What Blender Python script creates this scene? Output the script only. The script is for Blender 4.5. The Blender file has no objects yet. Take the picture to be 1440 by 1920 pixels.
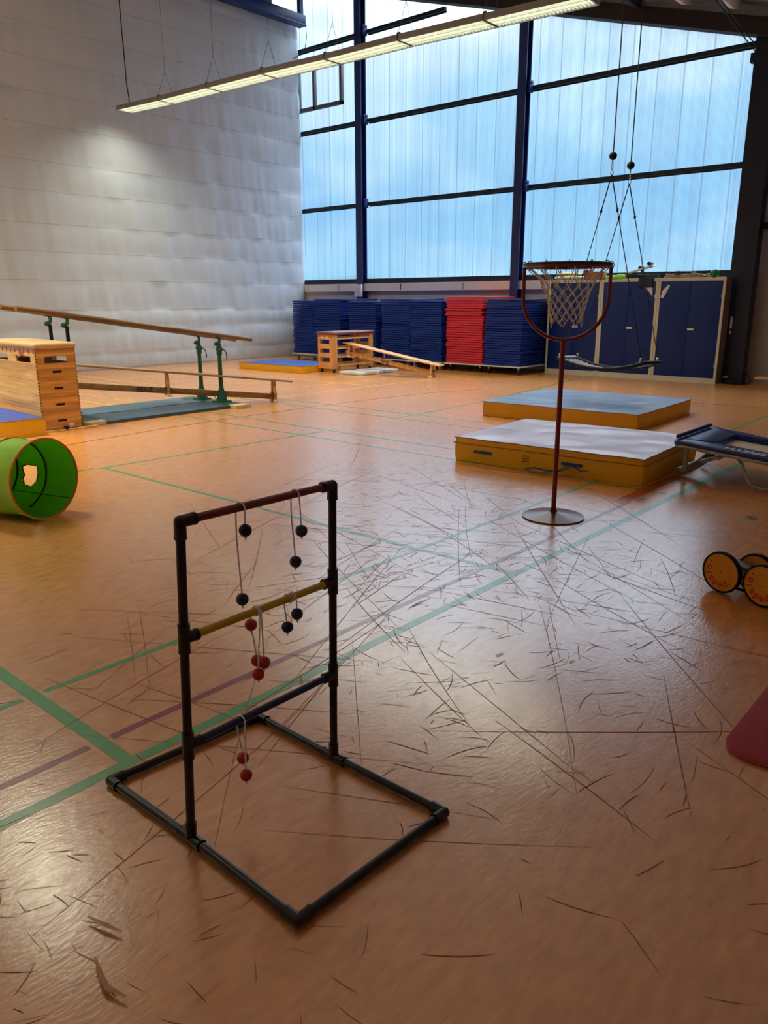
import bpy, bmesh, math, random
from mathutils import Vector, Matrix, Euler, noise

# ------------------------------------------------------------------ camera
SC = bpy.context.scene
COL = SC.collection
F, HEYE = 1450.0, 1.55
TH = math.atan(400.0 / F)
YAW = math.radians(41.0)
ROLL = math.radians(0.13)
fwd = Vector((-math.sin(YAW) * math.cos(TH), math.cos(YAW) * math.cos(TH), -math.sin(TH)))
rt0 = Vector((math.cos(YAW), math.sin(YAW), 0))
up0 = rt0.cross(fwd)
rt = rt0 * math.cos(ROLL) - up0 * math.sin(ROLL)
up = up0 * math.cos(ROLL) + rt0 * math.sin(ROLL)
cam = bpy.data.cameras.new('camera')
camo = bpy.data.objects.new('camera', cam)
COL.objects.link(camo)
mw = Matrix((rt, up, -fwd)).transposed().to_4x4()
mw.translation = Vector((0, 0, HEYE))
camo.matrix_world = mw
cam.sensor_fit = 'VERTICAL'
cam.sensor_height = 36.0
cam.lens = 36.0 * F / 1920.0
cam.clip_start = 0.05
cam.clip_end = 200
SC.camera = camo

# ------------------------------------------------------------------ view, world, light settings
SC.view_settings.view_transform = 'Standard'
SC.view_settings.look = 'None'
SC.view_settings.gamma = 1.0
SC.view_settings.use_curve_mapping = False
SC.view_settings.exposure = 0.12
LAMP_ROW_IN_VIEW = 30.0      # watts per fixture
LAMP_ROW_OVERHEAD = 50.0
SKY = 0.95

w = bpy.data.worlds.new('sky')
SC.world = w
w.use_nodes = True
nt = w.node_tree
nt.nodes.clear()
N = nt.nodes.new
L = nt.links.new
out = N('ShaderNodeOutputWorld')
bg = N('ShaderNodeBackground')
tc = N('ShaderNodeTexCoord')
sep = N('ShaderNodeSeparateXYZ')
L(tc.outputs['Generated'], sep.inputs[0])
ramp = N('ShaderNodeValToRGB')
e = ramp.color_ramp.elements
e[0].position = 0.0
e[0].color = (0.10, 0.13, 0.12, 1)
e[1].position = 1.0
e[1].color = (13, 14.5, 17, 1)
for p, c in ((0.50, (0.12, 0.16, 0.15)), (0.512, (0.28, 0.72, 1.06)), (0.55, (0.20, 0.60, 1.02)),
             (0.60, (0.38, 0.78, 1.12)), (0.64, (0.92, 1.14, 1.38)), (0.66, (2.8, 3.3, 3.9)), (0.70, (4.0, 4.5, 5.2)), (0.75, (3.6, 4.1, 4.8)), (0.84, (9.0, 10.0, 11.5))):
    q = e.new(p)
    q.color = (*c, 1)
mp = N('ShaderNodeMapRange')
mp.inputs['From Min'].default_value = -1
mp.inputs['From Max'].default_value = 1
L(sep.outputs['Z'], mp.inputs['Value'])
ns = N('ShaderNodeTexNoise')
ns.inputs['Scale'].default_value = 5.0
ns.inputs['Detail'].default_value = 2.0
mpp = N('ShaderNodeMapping')
mpp.inputs['Scale'].default_value = (1, 1, 2.2)
L(tc.outputs['Generated'], mpp.inputs[0])
L(mpp.outputs[0], ns.inputs['Vector'])
off = N('ShaderNodeMath')
off.operation = 'MULTIPLY_ADD'
off.inputs[1].default_value = 0.10
off.inputs[2].default_value = -0.05
L(ns.outputs['Fac'], off.inputs[0])
ad = N('ShaderNodeMath')
ad.operation = 'ADD'
L(mp.outputs[0], ad.inputs[0])
gt = N('ShaderNodeMath')
gt.operation = 'GREATER_THAN'
gt.inputs[1].default_value = 0.012
L(sep.outputs['Z'], gt.inputs[0])
mu = N('ShaderNodeMath')
mu.operation = 'MULTIPLY'
L(off.outputs[0], mu.inputs[0])
L(gt.outputs[0], mu.inputs[1])
L(mu.outputs[0], ad.inputs[1])
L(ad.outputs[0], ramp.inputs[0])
cl = N('ShaderNodeMapRange')
cl.inputs['From Min'].default_value = 0.50
cl.inputs['From Max'].default_value = 0.78
L(ns.outputs['Fac'], cl.inputs['Value'])
mx = N('ShaderNodeMix')
mx.data_type = 'RGBA'
mx.inputs['B'].default_value = (0.66, 0.98, 1.28, 1)
L(cl.outputs[0], mx.inputs['Factor'])
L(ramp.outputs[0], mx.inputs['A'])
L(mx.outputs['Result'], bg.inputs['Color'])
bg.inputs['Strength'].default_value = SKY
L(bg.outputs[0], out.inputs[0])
w.cycles.sampling_method = 'MANUAL'
w.cycles.sample_map_resolution = 512

# sky portal: tells the renderer where daylight enters (the big glazed gable)
pl = bpy.data.lights.new('window_portal', 'AREA')
pl.shape = 'RECTANGLE'
pl.size = 16.4
pl.size_y = 7.6
pl.cycles.is_portal = True
plo = bpy.data.objects.new('window_portal', pl)
COL.objects.link(plo)
plo.location = (-13.0, 15.82, 5.75)
plo.rotation_euler = (math.radians(-90), 0, 0)


# ------------------------------------------------------------------ helpers
def lin(r, g, b):
    f = lambda c: ((c / 255 + 0.055) / 1.055) ** 2.4 if c > 10 else c / 255 / 12.92
    return (f(r), f(g), f(b), 1)


def mat(name, col, rough=0.5, metal=0.0, spec=0.5, nscale=0, namp=0.0, bump=0.0, bscale=20, stretch=(1, 1, 1),
        coat=0.0, bdist=0.01, sheen=0.0, emis=None, emis_s=0):
    m = bpy.data.materials.new(name)
    m.use_nodes = True
    t = m.node_tree
    b = t.nodes['Principled BSDF']
    b.inputs['Base Color'].default_value = col
    b.inputs['Roughness'].default_value = rough
    b.inputs['Metallic'].default_value = metal
    b.inputs['Specular IOR Level'].default_value = spec
    b.inputs['Coat Weight'].default_value = coat
    b.inputs['Coat Roughness'].default_value = 0.15
    b.inputs['Sheen Weight'].default_value = sheen
    if emis:
        b.inputs['Emission Color'].default_value = emis
        b.inputs['Emission Strength'].default_value = emis_s
    co = t.nodes.new('ShaderNodeTexCoord')
    mp = t.nodes.new('ShaderNodeMapping')
    mp.inputs['Scale'].default_value = stretch
    t.links.new(co.outputs['Object'], mp.inputs[0])
    nscale = nscale or 6
    namp = namp or 0.06
    n = t.nodes.new('ShaderNodeTexNoise')
    n.inputs['Scale'].default_value = nscale
    n.inputs['Detail'].default_value = 5
    t.links.new(mp.outputs[0], n.inputs['Vector'])
    r = t.nodes.new('ShaderNodeMapRange')
    r.inputs['To Min'].default_value = 1 - namp * 2
    r.inputs['To Max'].default_value = 1 + namp * 2
    t.links.new(n.outputs['Fac'], r.inputs['Value'])
    h = t.nodes.new('ShaderNodeMix')
    h.data_type = 'RGBA'
    h.blend_type = 'MULTIPLY'
    h.inputs['Factor'].default_value = 1
    h.inputs['A'].default_value = col
    t.links.new(r.outputs[0], h.inputs['B'])
    t.links.new(h.outputs['Result'], b.inputs['Base Color'])
    if bump:
        n2 = t.nodes.new('ShaderNodeTexNoise')
        n2.inputs['Scale'].default_value = bscale
        n2.inputs['Detail'].default_value = 3
        t.links.new(mp.outputs[0], n2.inputs['Vector'])
        bp = t.nodes.new('ShaderNodeBump')
        bp.inputs['Strength'].default_value = bump
        bp.inputs['Distance'].default_value = bdist
        t.links.new(n2.outputs['Fac'], bp.inputs['Height'])
        t.links.new(bp.outputs[0], b.inputs['Normal'])
    return m


def wood(name, c1, c2, axis=0, freq=14, rough=0.45, bands=0.0, coat=0.1):
    """grain runs along axis; bands = height of laminated boards seen as strips in z"""
    m = bpy.data.materials.new(name)
    m.use_nodes = True
    t = m.node_tree
    b = t.nodes['Principled BSDF']
    b.inputs['Roughness'].default_value = rough
    b.inputs['Coat Weight'].default_value = coat
    co = t.nodes.new('ShaderNodeTexCoord')
    mp = t.nodes.new('ShaderNodeMapping')
    s = [1.0, 1.0, 1.0]
    s[axis] = 0.07
    mp.inputs['Scale'].default_value = s
    t.links.new(co.outputs['Object'], mp.inputs[0])
    n = t.nodes.new('ShaderNodeTexNoise')
    n.inputs['Scale'].default_value = freq
    n.inputs['Detail'].default_value = 6
    n.inputs['Distortion'].default_value = 1.2
    t.links.new(mp.outputs[0], n.inputs['Vector'])
    r = t.nodes.new('ShaderNodeValToRGB')
    r.color_ramp.elements[0].position = 0.33
    r.color_ramp.elements[0].color = c2
    r.color_ramp.elements[1].position = 0.62
    r.color_ramp.elements[1].color = c1
    t.links.new(n.outputs['Fac'], r.inputs[0])
    last = r.outputs[0]
    if bands:
        sp = t.nodes.new('ShaderNodeSeparateXYZ')
        t.links.new(co.outputs['Object'], sp.inputs[0])
        d = t.nodes.new('ShaderNodeMath')
        d.operation = 'DIVIDE'
        d.inputs[1].default_value = bands
        t.links.new(sp.outputs['Z'], d.inputs[0])
        fl = t.nodes.new('ShaderNodeMath')
        fl.operation = 'FLOOR'
        t.links.new(d.outputs[0], fl.inputs[0])
        wn = t.nodes.new('ShaderNodeTexWhiteNoise')
        wn.noise_dimensions = '1D'
        t.links.new(fl.outputs[0], wn.inputs['W'])
        mr = t.nodes.new('ShaderNodeMapRange')
        mr.inputs['To Min'].default_value = 0.68
        mr.inputs['To Max'].default_value = 1.15
        t.links.new(wn.outputs['Value'], mr.inputs['Value'])
        mm = t.nodes.new('ShaderNodeMix')
        mm.data_type = 'RGBA'
        mm.blend_type = 'MULTIPLY'
        mm.inputs['Factor'].default_value = 1
        t.links.new(last, mm.inputs['A'])
        t.links.new(mr.outputs[0], mm.inputs['B'])
        last = mm.outputs['Result']
    t.links.new(last, b.inputs['Base Color'])
    return m


class MB:
    def __init__(s, M=None):
        s.v, s.f, s.m = [], [], []
        s.M = M or Matrix()

    def add(s, vs, fs, m=0, M=None):
        o = len(s.v)
        T = s.M @ M if M is not None else s.M
        s.v += [T @ Vector(p) for p in vs]
        s.f += [[i + o for i in f] for f in fs]
        s.m += [m] * len(fs)
        return s

    def box(s, x0, x1, y0, y1, z0, z1, m=0, M=None):
        vs = [(x, y, z) for z in (z0, z1) for y in (y0, y1) for x in (x0, x1)]
        return s.add(vs, [(0, 2, 3, 1), (4, 5, 7, 6), (0, 1, 5, 4), (2, 6, 7, 3), (0, 4, 6, 2), (1, 3, 7, 5)], m, M)

    def beam(s, a, b, wdt, hgt, m=0, upv=(0, 0, 1)):
        """rectangular bar between two points, wdt sideways, hgt along up"""
        a, b = Vector(a), Vector(b)
        d = (b - a).normalized()
        sd = d.cross(Vector(upv)).normalized()
        u = sd.cross(d).normalized()
        vs = [p + sd * (i * wdt / 2) + u * (j * hgt / 2) for p in (a, b) for i, j in ((-1, -1), (1, -1), (1, 1), (-1, 1))]
        return s.add(vs, [(0, 1, 2, 3), (7, 6, 5, 4), (0, 4, 5, 1), (1, 5, 6, 2), (2, 6, 7, 3), (3, 7, 4, 0)], m)

    def tube(s, pts, r, n=10, closed=False, m=0, caps=True, flat=1.0):
        pts = [Vector(p) for p in pts]
        k = len(pts)
        rr = r if isinstance(r, (list, tuple)) else [r] * k
        tang = []
        for i in range(k):
            if closed:
                d = pts[(i + 1) % k] - pts[i - 1]
            else:
                d = pts[min(i + 1, k - 1)] - pts[max(i - 1, 0)]
            tang.append(d.normalized())
        ref = Vector((0, 0, 1)) if abs(tang[0].z) < 0.9 else Vector((1, 0, 0))
        nrm = (ref - tang[0] * ref.dot(tang[0])).normalized()
        vs = []
        for i in range(k):
            nrm = (nrm - tang[i] * nrm.dot(tang[i])).normalized()
            bn = tang[i].cross(nrm)
            for j in range(n):
                a = 2 * math.pi * j / n
                vs.append(pts[i] + nrm * (math.cos(a) * rr[i] * flat) + bn * (math.sin(a) * rr[i]))
        fs = []
        for i in range(k if closed else k - 1):
            i2 = (i + 1) % k
            for j in range(n):
                j2 = (j + 1) % n
                fs.append((i * n + j, i * n + j2, i2 * n + j2, i2 * n + j))
        if not closed and caps:
            fs.append(list(range(n))[::-1])
            fs.append([(k - 1) * n + j for j in range(n)])
        return s.add(vs, fs, m)

    def cyl(s, a, b, r, r2=None, n=20, m=0):
        return s.tube([a, b], [r, r if r2 is None else r2], n, m=m)

    def lathe(s, prof, n=32, m=0, M=None, caps=True):
        vs, fs = [], []
        for r, z in prof:
            for j in range(n):
                a = 2 * math.pi * j / n
                vs.append((r * math.cos(a), r * math.sin(a), z))
        for i in range(len(prof) - 1):
            for j in range(n):
                j2 = (j + 1) % n
                fs.append((i * n + j, i * n + j2, (i + 1) * n + j2, (i + 1) * n + j))
        if caps:
            fs.append(list(range(n))[::-1])
            fs.append([(len(prof) - 1) * n + j for j in range(n)])
        return s.add(vs, fs, m, M)

    def sphere(s, c, r, n=20, m=0, sc=(1, 1, 1)):
        prof = []
        k = n // 2
        for i in range(k + 1):
            a = math.pi * i / k
            prof.append((max(1e-5, r * math.sin(a)), -r * math.cos(a)))
        return s.lathe(prof, n, m, Matrix.Translation(c) @ Matrix.Diagonal((*sc, 1)))

    def prism(s, poly, t0, t1, M=None, m=0):
        """polygon in local xy, extruded along local z"""
        k = len(poly)
        vs = [(x, y, t0) for x, y in poly] + [(x, y, t1) for x, y in poly]
        fs = [list(range(k))[::-1], list(range(k, 2 * k))] + [(i, (i + 1) % k, (i + 1) % k + k, i + k) for i in range(k)]
        return s.add(vs, fs, m, M)

    def text(s, body, size, M, m=0, ext=0.0006, bold=0.0):
        cu = bpy.data.curves.new('t', 'FONT')
        cu.body = body
        cu.size = size
        cu.align_x = 'CENTER'
        cu.align_y = 'CENTER'
        cu.extrude = ext
        cu.offset = bold
        cu.resolution_u = 3
        o = bpy.data.objects.new('t', cu)
        COL.objects.link(o)
        dg = bpy.context.evaluated_depsgraph_get()
        me = o.evaluated_get(dg).to_mesh()
        s.add([v.co.copy() for v in me.vertices], [list(p.vertices) for p in me.polygons], m, M)
        o.evaluated_get(dg).to_mesh_clear()
        bpy.data.objects.remove(o)
        bpy.data.curves.remove(cu)
        return s


def place(loc, rz=0, rx=0, ry=0):
    return Matrix.Translation(loc) @ Euler((rx, ry, rz)).to_matrix().to_4x4()


ROOTM = {}


def obj(name, mb, mats, parent=None, bevel=0.0, smooth=35, seg=2):
    """one mesh object; vertices are given in world space"""
    if not isinstance(mats, (list, tuple)):
        mats = [mats]
    me = bpy.data.meshes.new(name)
    inv = ROOTM[parent.name].inverted() if parent is not None else None
    base = None
    vs = mb.v
    if inv is not None:
        vs = [inv @ p for p in vs]
    me.from_pydata([tuple(p) for p in vs], [], mb.f)
    for p, mi in zip(me.polygons, mb.m):
        p.material_index = mi
    for m in mats:
        me.materials.append(m)
    bm = bmesh.new()
    bm.from_mesh(me)
    bmesh.ops.recalc_face_normals(bm, faces=bm.faces)
    if bevel:
        es = [x for x in bm.edges if len(x.link_faces) == 2 and x.calc_face_angle(0) > 0.6]
        bmesh.ops.bevel(bm, geom=es, offset=bevel, segments=seg, profile=0.5, affect='EDGES', clamp_overlap=True)
    ang = math.radians(smooth)
    for x in bm.edges:
        x.smooth = not (len(x.link_faces) == 2 and x.calc_face_angle(0) > ang)
    for x in bm.faces:
        x.smooth = True
    bm.to_mesh(me)
    bm.free()
    o = bpy.data.objects.new(name, me)
    COL.objects.link(o)
    if parent is not None:
        o.parent = parent
        ROOTM[o.name] = ROOTM[parent.name]
    else:
        ROOTM[o.name] = Matrix()
    return o


def thing(name, label, cat, loc=(0, 0, 0), rz=0, group=None, M=None):
    o = bpy.data.objects.new(name, None)
    o.empty_display_size = 0.1
    COL.objects.link(o)
    m = M if M is not None else place(loc, rz)
    o.matrix_basis = m
    ROOTM[o.name] = m.copy()
    return tag(o, label, cat, group)


def tag(o, label, cat, group=None):
    o['label'] = label
    o['category'] = cat
    if group:
        o['group'] = group
    return o


def struct(name, mb, mats, bevel=0.0, smooth=35):
    o = obj(name, mb, mats, None, bevel, smooth)
    o['kind'] = 'structure'
    return o


def P(o):  # world matrix helper of a thing for its local builders
    return ROOTM[o.name].copy()


# ------------------------------------------------------------------ materials
def floor_material():
    m = bpy.data.materials.new('sports_floor')
    m.use_nodes = True
    t = m.node_tree
    b = t.nodes['Principled BSDF']
    N, K = t.nodes.new, t.links.new
    co = N('ShaderNodeTexCoord')

    def noisy(scale, st, det=4, rot=0.0, dist=0.0):
        mp = N('ShaderNodeMapping')
        mp.inputs['Scale'].default_value = st
        mp.inputs['Rotation'].default_value = (0, 0, rot)
        K(co.outputs['Object'], mp.inputs[0])
        n = N('ShaderNodeTexNoise')
        n.inputs['Scale'].default_value = scale
        n.inputs['Detail'].default_value = det
        n.inputs['Distortion'].default_value = dist
        K(mp.outputs[0], n.inputs['Vector'])
        return n.outputs['Fac']

    a = noisy(9, (3.2, 1, 1), 6, 0.15)
    r = N('ShaderNodeValToRGB')
    r.color_ramp.elements[0].position = 0.25
    r.color_ramp.elements[0].color = lin(196, 126, 60)
    r.color_ramp.elements[1].position = 0.75
    r.color_ramp.elements[1].color = lin(226, 158, 88)
    K(a, r.inputs[0])
    big = noisy(0.8, (1, 1, 1), 3)
    br = N('ShaderNodeMapRange')
    br.inputs['To Min'].default_value = 0.82
    br.inputs['To Max'].default_value = 1.16
    K(big, br.inputs[0])
    mx = N('ShaderNodeMix')
    mx.data_type = 'RGBA'
    mx.blend_type = 'MULTIPLY'
    mx.inputs['Factor'].default_value = 1
    K(r.outputs[0], mx.inputs['A'])
    K(br.outputs[0], mx.inputs['B'])
    last = mx.outputs['Result']
    # short light and dark flecks
    for sc, st, rot, lo, hi, colr, am in ((30, (1, .12, 1), 0.35, .68, .82, lin(225, 175, 125), .05),
                                          (26, (1, .16, 1), -0.5, .67, .75, lin(90, 45, 22), .35),
                                          (6, (1, .5, 1), 0.8, .66, .76, lin(96, 52, 28), .22)):
        f = noisy(sc, st, 3, rot, 0.4)
        g = N('ShaderNodeMapRange')
        g.inputs['From Min'].default_value = lo
        g.inputs['From Max'].default_value = hi
        g.inputs['To Max'].default_value = am
        K(f, g.inputs[0])
        q = N('ShaderNodeMix')
        q.data_type = 'RGBA'
        q.inputs['B'].default_value = colr
        K(g.outputs[0], q.inputs['Factor'])
        K(last, q.inputs['A'])
        last = q.outputs['Result']
    K(last, b.inputs['Base Color'])
    rn = noisy(30, (1, .35, 1), 5, 0.6, 0.8)
    rr = N('ShaderNodeMapRange')
    rr.inputs['From Min'].default_value = 0.2
    rr.inputs['From Max'].default_value = 0.8
    rr.inputs['To Min'].default_value = 0.19
    rr.inputs['To Max'].default_value = 0.27
    K(rn, rr.inputs[0])
    K(rr.outputs[0], b.inputs['Roughness'])
    b.inputs['Specular IOR Level'].default_value = 0.85
    b.inputs['IOR'].default_value = 2.3
    bn = noisy(34, (2.6, 1, 1), 4, 0.3)
    bp = N('ShaderNodeBump')
    bp.inputs['Strength'].default_value = 0.18
    bp.inputs['Distance'].default_value = 0.004
    K(bn, bp.inputs['Height'])
    K(bp.outputs[0], b.inputs['Normal'])
    return m


def glazing_material():
    m = bpy.data.materials.new('ribbed_translucent_sheet')
    m.use_nodes = True
    t = m.node_tree
    t.nodes.clear()
    N, K = t.nodes.new, t.links.new
    o = N('ShaderNodeOutputMaterial')
    co = N('ShaderNodeTexCoord')
    sp = N('ShaderNodeSeparateXYZ')
    K(co.outputs['Object'], sp.inputs[0])

    def math_(op, a, b=None, c=None):
        n = N('ShaderNodeMath')
        n.operation = op
        for i, x in enumerate((a, b, c)):
            if x is None:
                continue
            if isinstance(x, (int, float)):
                n.inputs[i].default_value = x
            else:
                K(x, n.inputs[i])
        return n.outputs[0]

    # sheet joints every 0.514 m, soft secondary shading beside each, fine ribs every 4 cm
    x = math_('ADD', sp.outputs['X'], 13.974)
    k = math_('DIVIDE', x, 0.514)
    fr = math_('SUBTRACT', k, math_('FLOOR', k))
    d = math_('ABSOLUTE', math_('SUBTRACT', fr, 0.5))          # 0.5 at the joint
    joint = N('ShaderNodeMapRange')
    joint.inputs['From Min'].default_value = 0.468
    joint.inputs['From Max'].default_value = 0.49
    K(d, joint.inputs[0])
    rib = math_('ABSOLUTE', math_('SINE', math_('MULTIPLY', sp.outputs['X'], math.pi / 0.0395)))
    ribm = N('ShaderNodeMapRange')
    ribm.inputs['From Min'].default_value = 0.0
    ribm.inputs['From Max'].default_value = 0.45
    ribm.inputs['To Min'].default_value = 0.62
    ribm.inputs['To Max'].default_value = 1.0
    K(rib, ribm.inputs[0])
    # weathering runs down the sheets
    mp = N('ShaderNodeMapping')
    mp.inputs['Scale'].default_value = (6, 1, 0.12)
    K(co.outputs['Object'], mp.inputs[0])
    n = N('ShaderNodeTexNoise')
    n.inputs['Scale'].default_value = 1.3
    n.inputs['Detail'].default_value = 5
    K(mp.outputs[0], n.inputs['Vector'])
    st = N('ShaderNodeMapRange')
    st.inputs['From Min'].default_value = 0.3
    st.inputs['From Max'].default_value = 0.7
    st.inputs['To Min'].default_value = 0.80
    st.inputs['To Max'].default_value = 1.05
    K(n.outputs['Fac'], st.inputs[0])
    j = math_('SUBTRACT', 1.0, math_('MULTIPLY', joint.outputs[0], 0.5))
    tot = math_('MULTIPLY', math_('MULTIPLY', j, ribm.outputs[0]), st.outputs[0])
    tint = N('ShaderNodeMix')
    tint.data_type = 'RGBA'
    tint.blend_type = 'MULTIPLY'
    tint.inputs['Factor'].default_value = 1
    tint.inputs['A'].default_value = (0.84, 0.88, 0.90, 1)
    K(tot, tint.inputs['B'])
    tr = N('ShaderNodeBsdfTransparent')
    K(tint.outputs['Result'], tr.inputs[0])
    tl = N('ShaderNodeBsdfTranslucent')
    tl.inputs[0].default_value = (0.8, 0.85, 0.9, 1)
    df = N('ShaderNodeBsdfPrincipled')
    df.inputs['Base Color'].default_value = (0.5, 0.55, 0.6, 1)
    df.inputs['Roughness'].default_value = 0.25
    m1 = N('ShaderNodeMixShader')
    m1.inputs[0].default_value = 0.10
    K(tr.outputs[0], m1.inputs[1])
    K(tl.outputs[0], m1.inputs[2])
    m2 = N('ShaderNodeMixShader')
    m2.inputs[0].default_value = 0.05
    K(m1.outputs[0], m2.inputs[1])
    K(df.outputs[0], m2.inputs[2])
    K(m2.outputs[0], o.inputs[0])
    return m


M = {}
M['floor'] = floor_material()
M['glaze'] = glazing_material()
M['line_green'] = mat('line_green', lin(52, 168, 100), 0.25, spec=0.6, nscale=5, namp=0.1)
M['line_thin_green'] = mat('line_thin_green', lin(70, 150, 70), 0.25, spec=0.6, nscale=5, namp=0.1)
M['line_purple'] = mat('line_purple', lin(140, 44, 72), 0.25, spec=0.6, nscale=5, namp=0.1)
M['line_red'] = mat('line_red', lin(165, 60, 40), 0.25, spec=0.6, nscale=5, namp=0.1)
M['line_yellow'] = mat('line_yellow', lin(255, 196, 60), 0.25, spec=0.6, nscale=5, namp=0.1)
M['scuff'] = mat('floor_scuff', lin(160, 106, 66), 0.75, spec=0.2, nscale=5, namp=0.2)
M['stain'] = mat('floor_stain', lin(192, 128, 76), 0.3, spec=0.9, nscale=40, namp=0.15)
M['scuff_light'] = mat('floor_scratch_light', lin(225, 170, 120), 0.5, spec=0.3)
M['curtain'] = mat('divider_fabric', lin(184, 194, 204), 0.5, spec=0.4, nscale=2, namp=0.03, bump=0.26, bscale=1.6,
                   stretch=(1, 2.0, 0.28), bdist=0.05)
M['curtain_weld_shadow'] = mat('divider_weld_shadow', lin(150, 147, 142), 0.6)  # seam tape, its darker colour painted as the seam's shadow line
M['blue_steel'] = mat('blue_steel', lin(12, 40, 105), 0.4, spec=0.5)
M['blue_dark'] = mat('dark_blue_steel', lin(10, 22, 50), 0.45, spec=0.4)
M['rail_dark'] = mat('dark_teal_steel', lin(16, 36, 52), 0.45, spec=0.4)
M['roof_beam'] = mat('roof_beam_brown', lin(38, 32, 34), 0.6, spec=0.3)
M['purlin'] = mat('purlin_grey_timber', lin(240, 240, 242), 0.7, nscale=3, namp=0.12, stretch=(4, 0.4, 4))
M['ceiling'] = mat('ceiling_board', lin(232, 234, 238), 0.8, nscale=1.5, namp=0.08)
M['clad'] = mat('white_cladding', lin(186, 184, 190), 0.6, nscale=1.5, namp=0.04)
M['clad_ledge'] = mat('white_ledge', lin(222, 216, 214), 0.5, nscale=1.5, namp=0.03)
M['wall_plain'] = mat('grey_wall_panels', lin(150, 146, 142), 0.75, nscale=1.2, namp=0.05)
M['wall_unseen'] = mat('pale_wall', lin(196, 198, 202), 0.85)
M['alu'] = mat('window_frame_metal', lin(95, 98, 100), 0.45, metal=0.4)
M['black'] = mat('black_plastic', lin(14, 15, 18), 0.3, spec=0.5)
M['black_matte'] = mat('black_matte', lin(12, 12, 13), 0.6, spec=0.3)
M['rung_red'] = mat('rung_red', lin(120, 22, 26), 0.35)
M['rung_yellow'] = mat('rung_yellow', lin(205, 165, 20), 0.35)
M['rung_blue'] = mat('rung_blue', lin(12, 38, 92), 0.35)
M['ball_blue'] = mat('ball_navy', lin(18, 32, 72), 0.45, bump=0.25, bscale=160, bdist=0.003)
M['ball_red'] = mat('ball_red', lin(190, 34, 30), 0.45, bump=0.25, bscale=160, bdist=0.003)
M['cord'] = mat('white_cord', lin(250, 250, 248), 0.7, bump=0.3, bscale=400, bdist=0.001)
M['hoop_red'] = mat('hoop_red_paint', lin(122, 24, 28), 0.35, spec=0.5)
M['tape_green'] = mat('dark_green_tape', lin(32, 48, 46), 0.5)
M['net'] = mat('net_cord', lin(226, 216, 196), 0.8)
M['disc'] = mat('hoop_base_red', lin(100, 34, 30), 0.28, spec=0.6, nscale=14, namp=0.15)
M['mat_blue'] = mat('vinyl_blue', lin(34, 72, 158), 0.42, bump=0.3, bscale=4, bdist=0.012, nscale=3, namp=0.05)
M['mat_grey_blue'] = mat('vinyl_grey_blue', lin(84, 124, 172), 0.3, bump=0.35, bscale=3, bdist=0.015, nscale=3, namp=0.05)
M['mat_mauve_sheen'] = mat('vinyl_mauve_sheen', lin(204, 186, 214), 0.3, bump=0.35, bscale=3, bdist=0.015, nscale=3, namp=0.04)  # window sheen on the vinyl put into the base as pale mauve
M['mat_yellow'] = mat('vinyl_yellow', lin(226, 166, 8), 0.42, bump=0.35, bscale=7, bdist=0.01, nscale=3, namp=0.08)
M['seam_yellow'] = mat('vinyl_seam', lin(150, 100, 10), 0.5)
M['strap'] = mat('blue_strap', lin(22, 72, 120), 0.6)
M['stack_blue'] = mat('stack_mat_blue', lin(0, 42, 132), 0.6, spec=0.3, nscale=2, namp=0.12)
M['stack_blue2'] = mat('stack_mat_blue_worn', lin(0, 36, 116), 0.6, spec=0.3, nscale=2, namp=0.15)
M['stack_red'] = mat('stack_mat_red', lin(192, 26, 52), 0.5, nscale=2, namp=0.12)
M['board'] = mat('trolley_board', lin(206, 200, 180), 0.5)
M['caster'] = mat('caster_grey', lin(150, 152, 155), 0.4, metal=0.5)
M['rubber'] = mat('rubber_wheel', lin(24, 34, 56), 0.5)
M['rubber_grey'] = mat('grey_wheel', lin(150, 150, 145), 0.5)
M['cab_frame'] = mat('cabinet_cream', lin(196, 190, 176), 0.45)
M['cab_door'] = mat('cabinet_blue', lin(2, 38, 108), 0.45, spec=0.3, nscale=1.5, namp=0.06)
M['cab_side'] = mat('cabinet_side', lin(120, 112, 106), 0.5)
M['white'] = mat('white_plastic', lin(225, 222, 214), 0.5)
M['sticker'] = mat('torn_paper', lin(205, 203, 198), 0.7, nscale=30, namp=0.3)
M['vault'] = wood('vault_pine', lin(236, 190, 116), lin(206, 150, 80), 0, 12, bands=0.062)
M['vault_end'] = wood('vault_pine_end', lin(222, 158, 78), lin(180, 116, 50), 1, 12, bands=0.058)
M['joint'] = mat('dark_joint_slot_shade', lin(62, 34, 18), 0.6)
M['leather'] = mat('vault_leather', lin(196, 160, 112), 0.45, nscale=8, namp=0.12, bump=0.3, bscale=30, bdist=0.004)
M['leather_red'] = mat('vault_leather_red', lin(120, 62, 52), 0.4, nscale=8, namp=0.1)
M['beech'] = wood('beech', lin(232, 186, 122), lin(206, 150, 88), 0, 10)
M['beech_x'] = wood('beech_box', lin(222, 160, 92), lin(196, 128, 64), 2, 10)
M['rail_wood'] = wood('rail_wood', lin(126, 88, 48), lin(92, 60, 30), 1, 16)
M['pb_green'] = mat('hammer_green', lin(34, 82, 64), 0.4, nscale=40, namp=0.1)
M['teal'] = mat('teal_mat', lin(84, 114, 134), 0.45, bump=0.4, bscale=6, bdist=0.01, nscale=4, namp=0.08)
M['teal_shaded'] = mat('teal_mat_shaded', lin(50, 76, 96), 0.45, bump=0.4, bscale=6, bdist=0.01, nscale=4, namp=0.08)  # copy of teal, darkened in colour for the front strip's weaker reflection
M['wood_block'] = wood('pale_block', lin(214, 196, 160), lin(186, 164, 126), 0, 12)
M['letter_dark'] = mat('lettering_dark', lin(40, 26, 16), 0.6)
M['letter_red'] = mat('lettering_red', lin(208, 70, 40), 0.6)
M['letter_white'] = mat('lettering_white', lin(220, 226, 236), 0.5)
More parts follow.
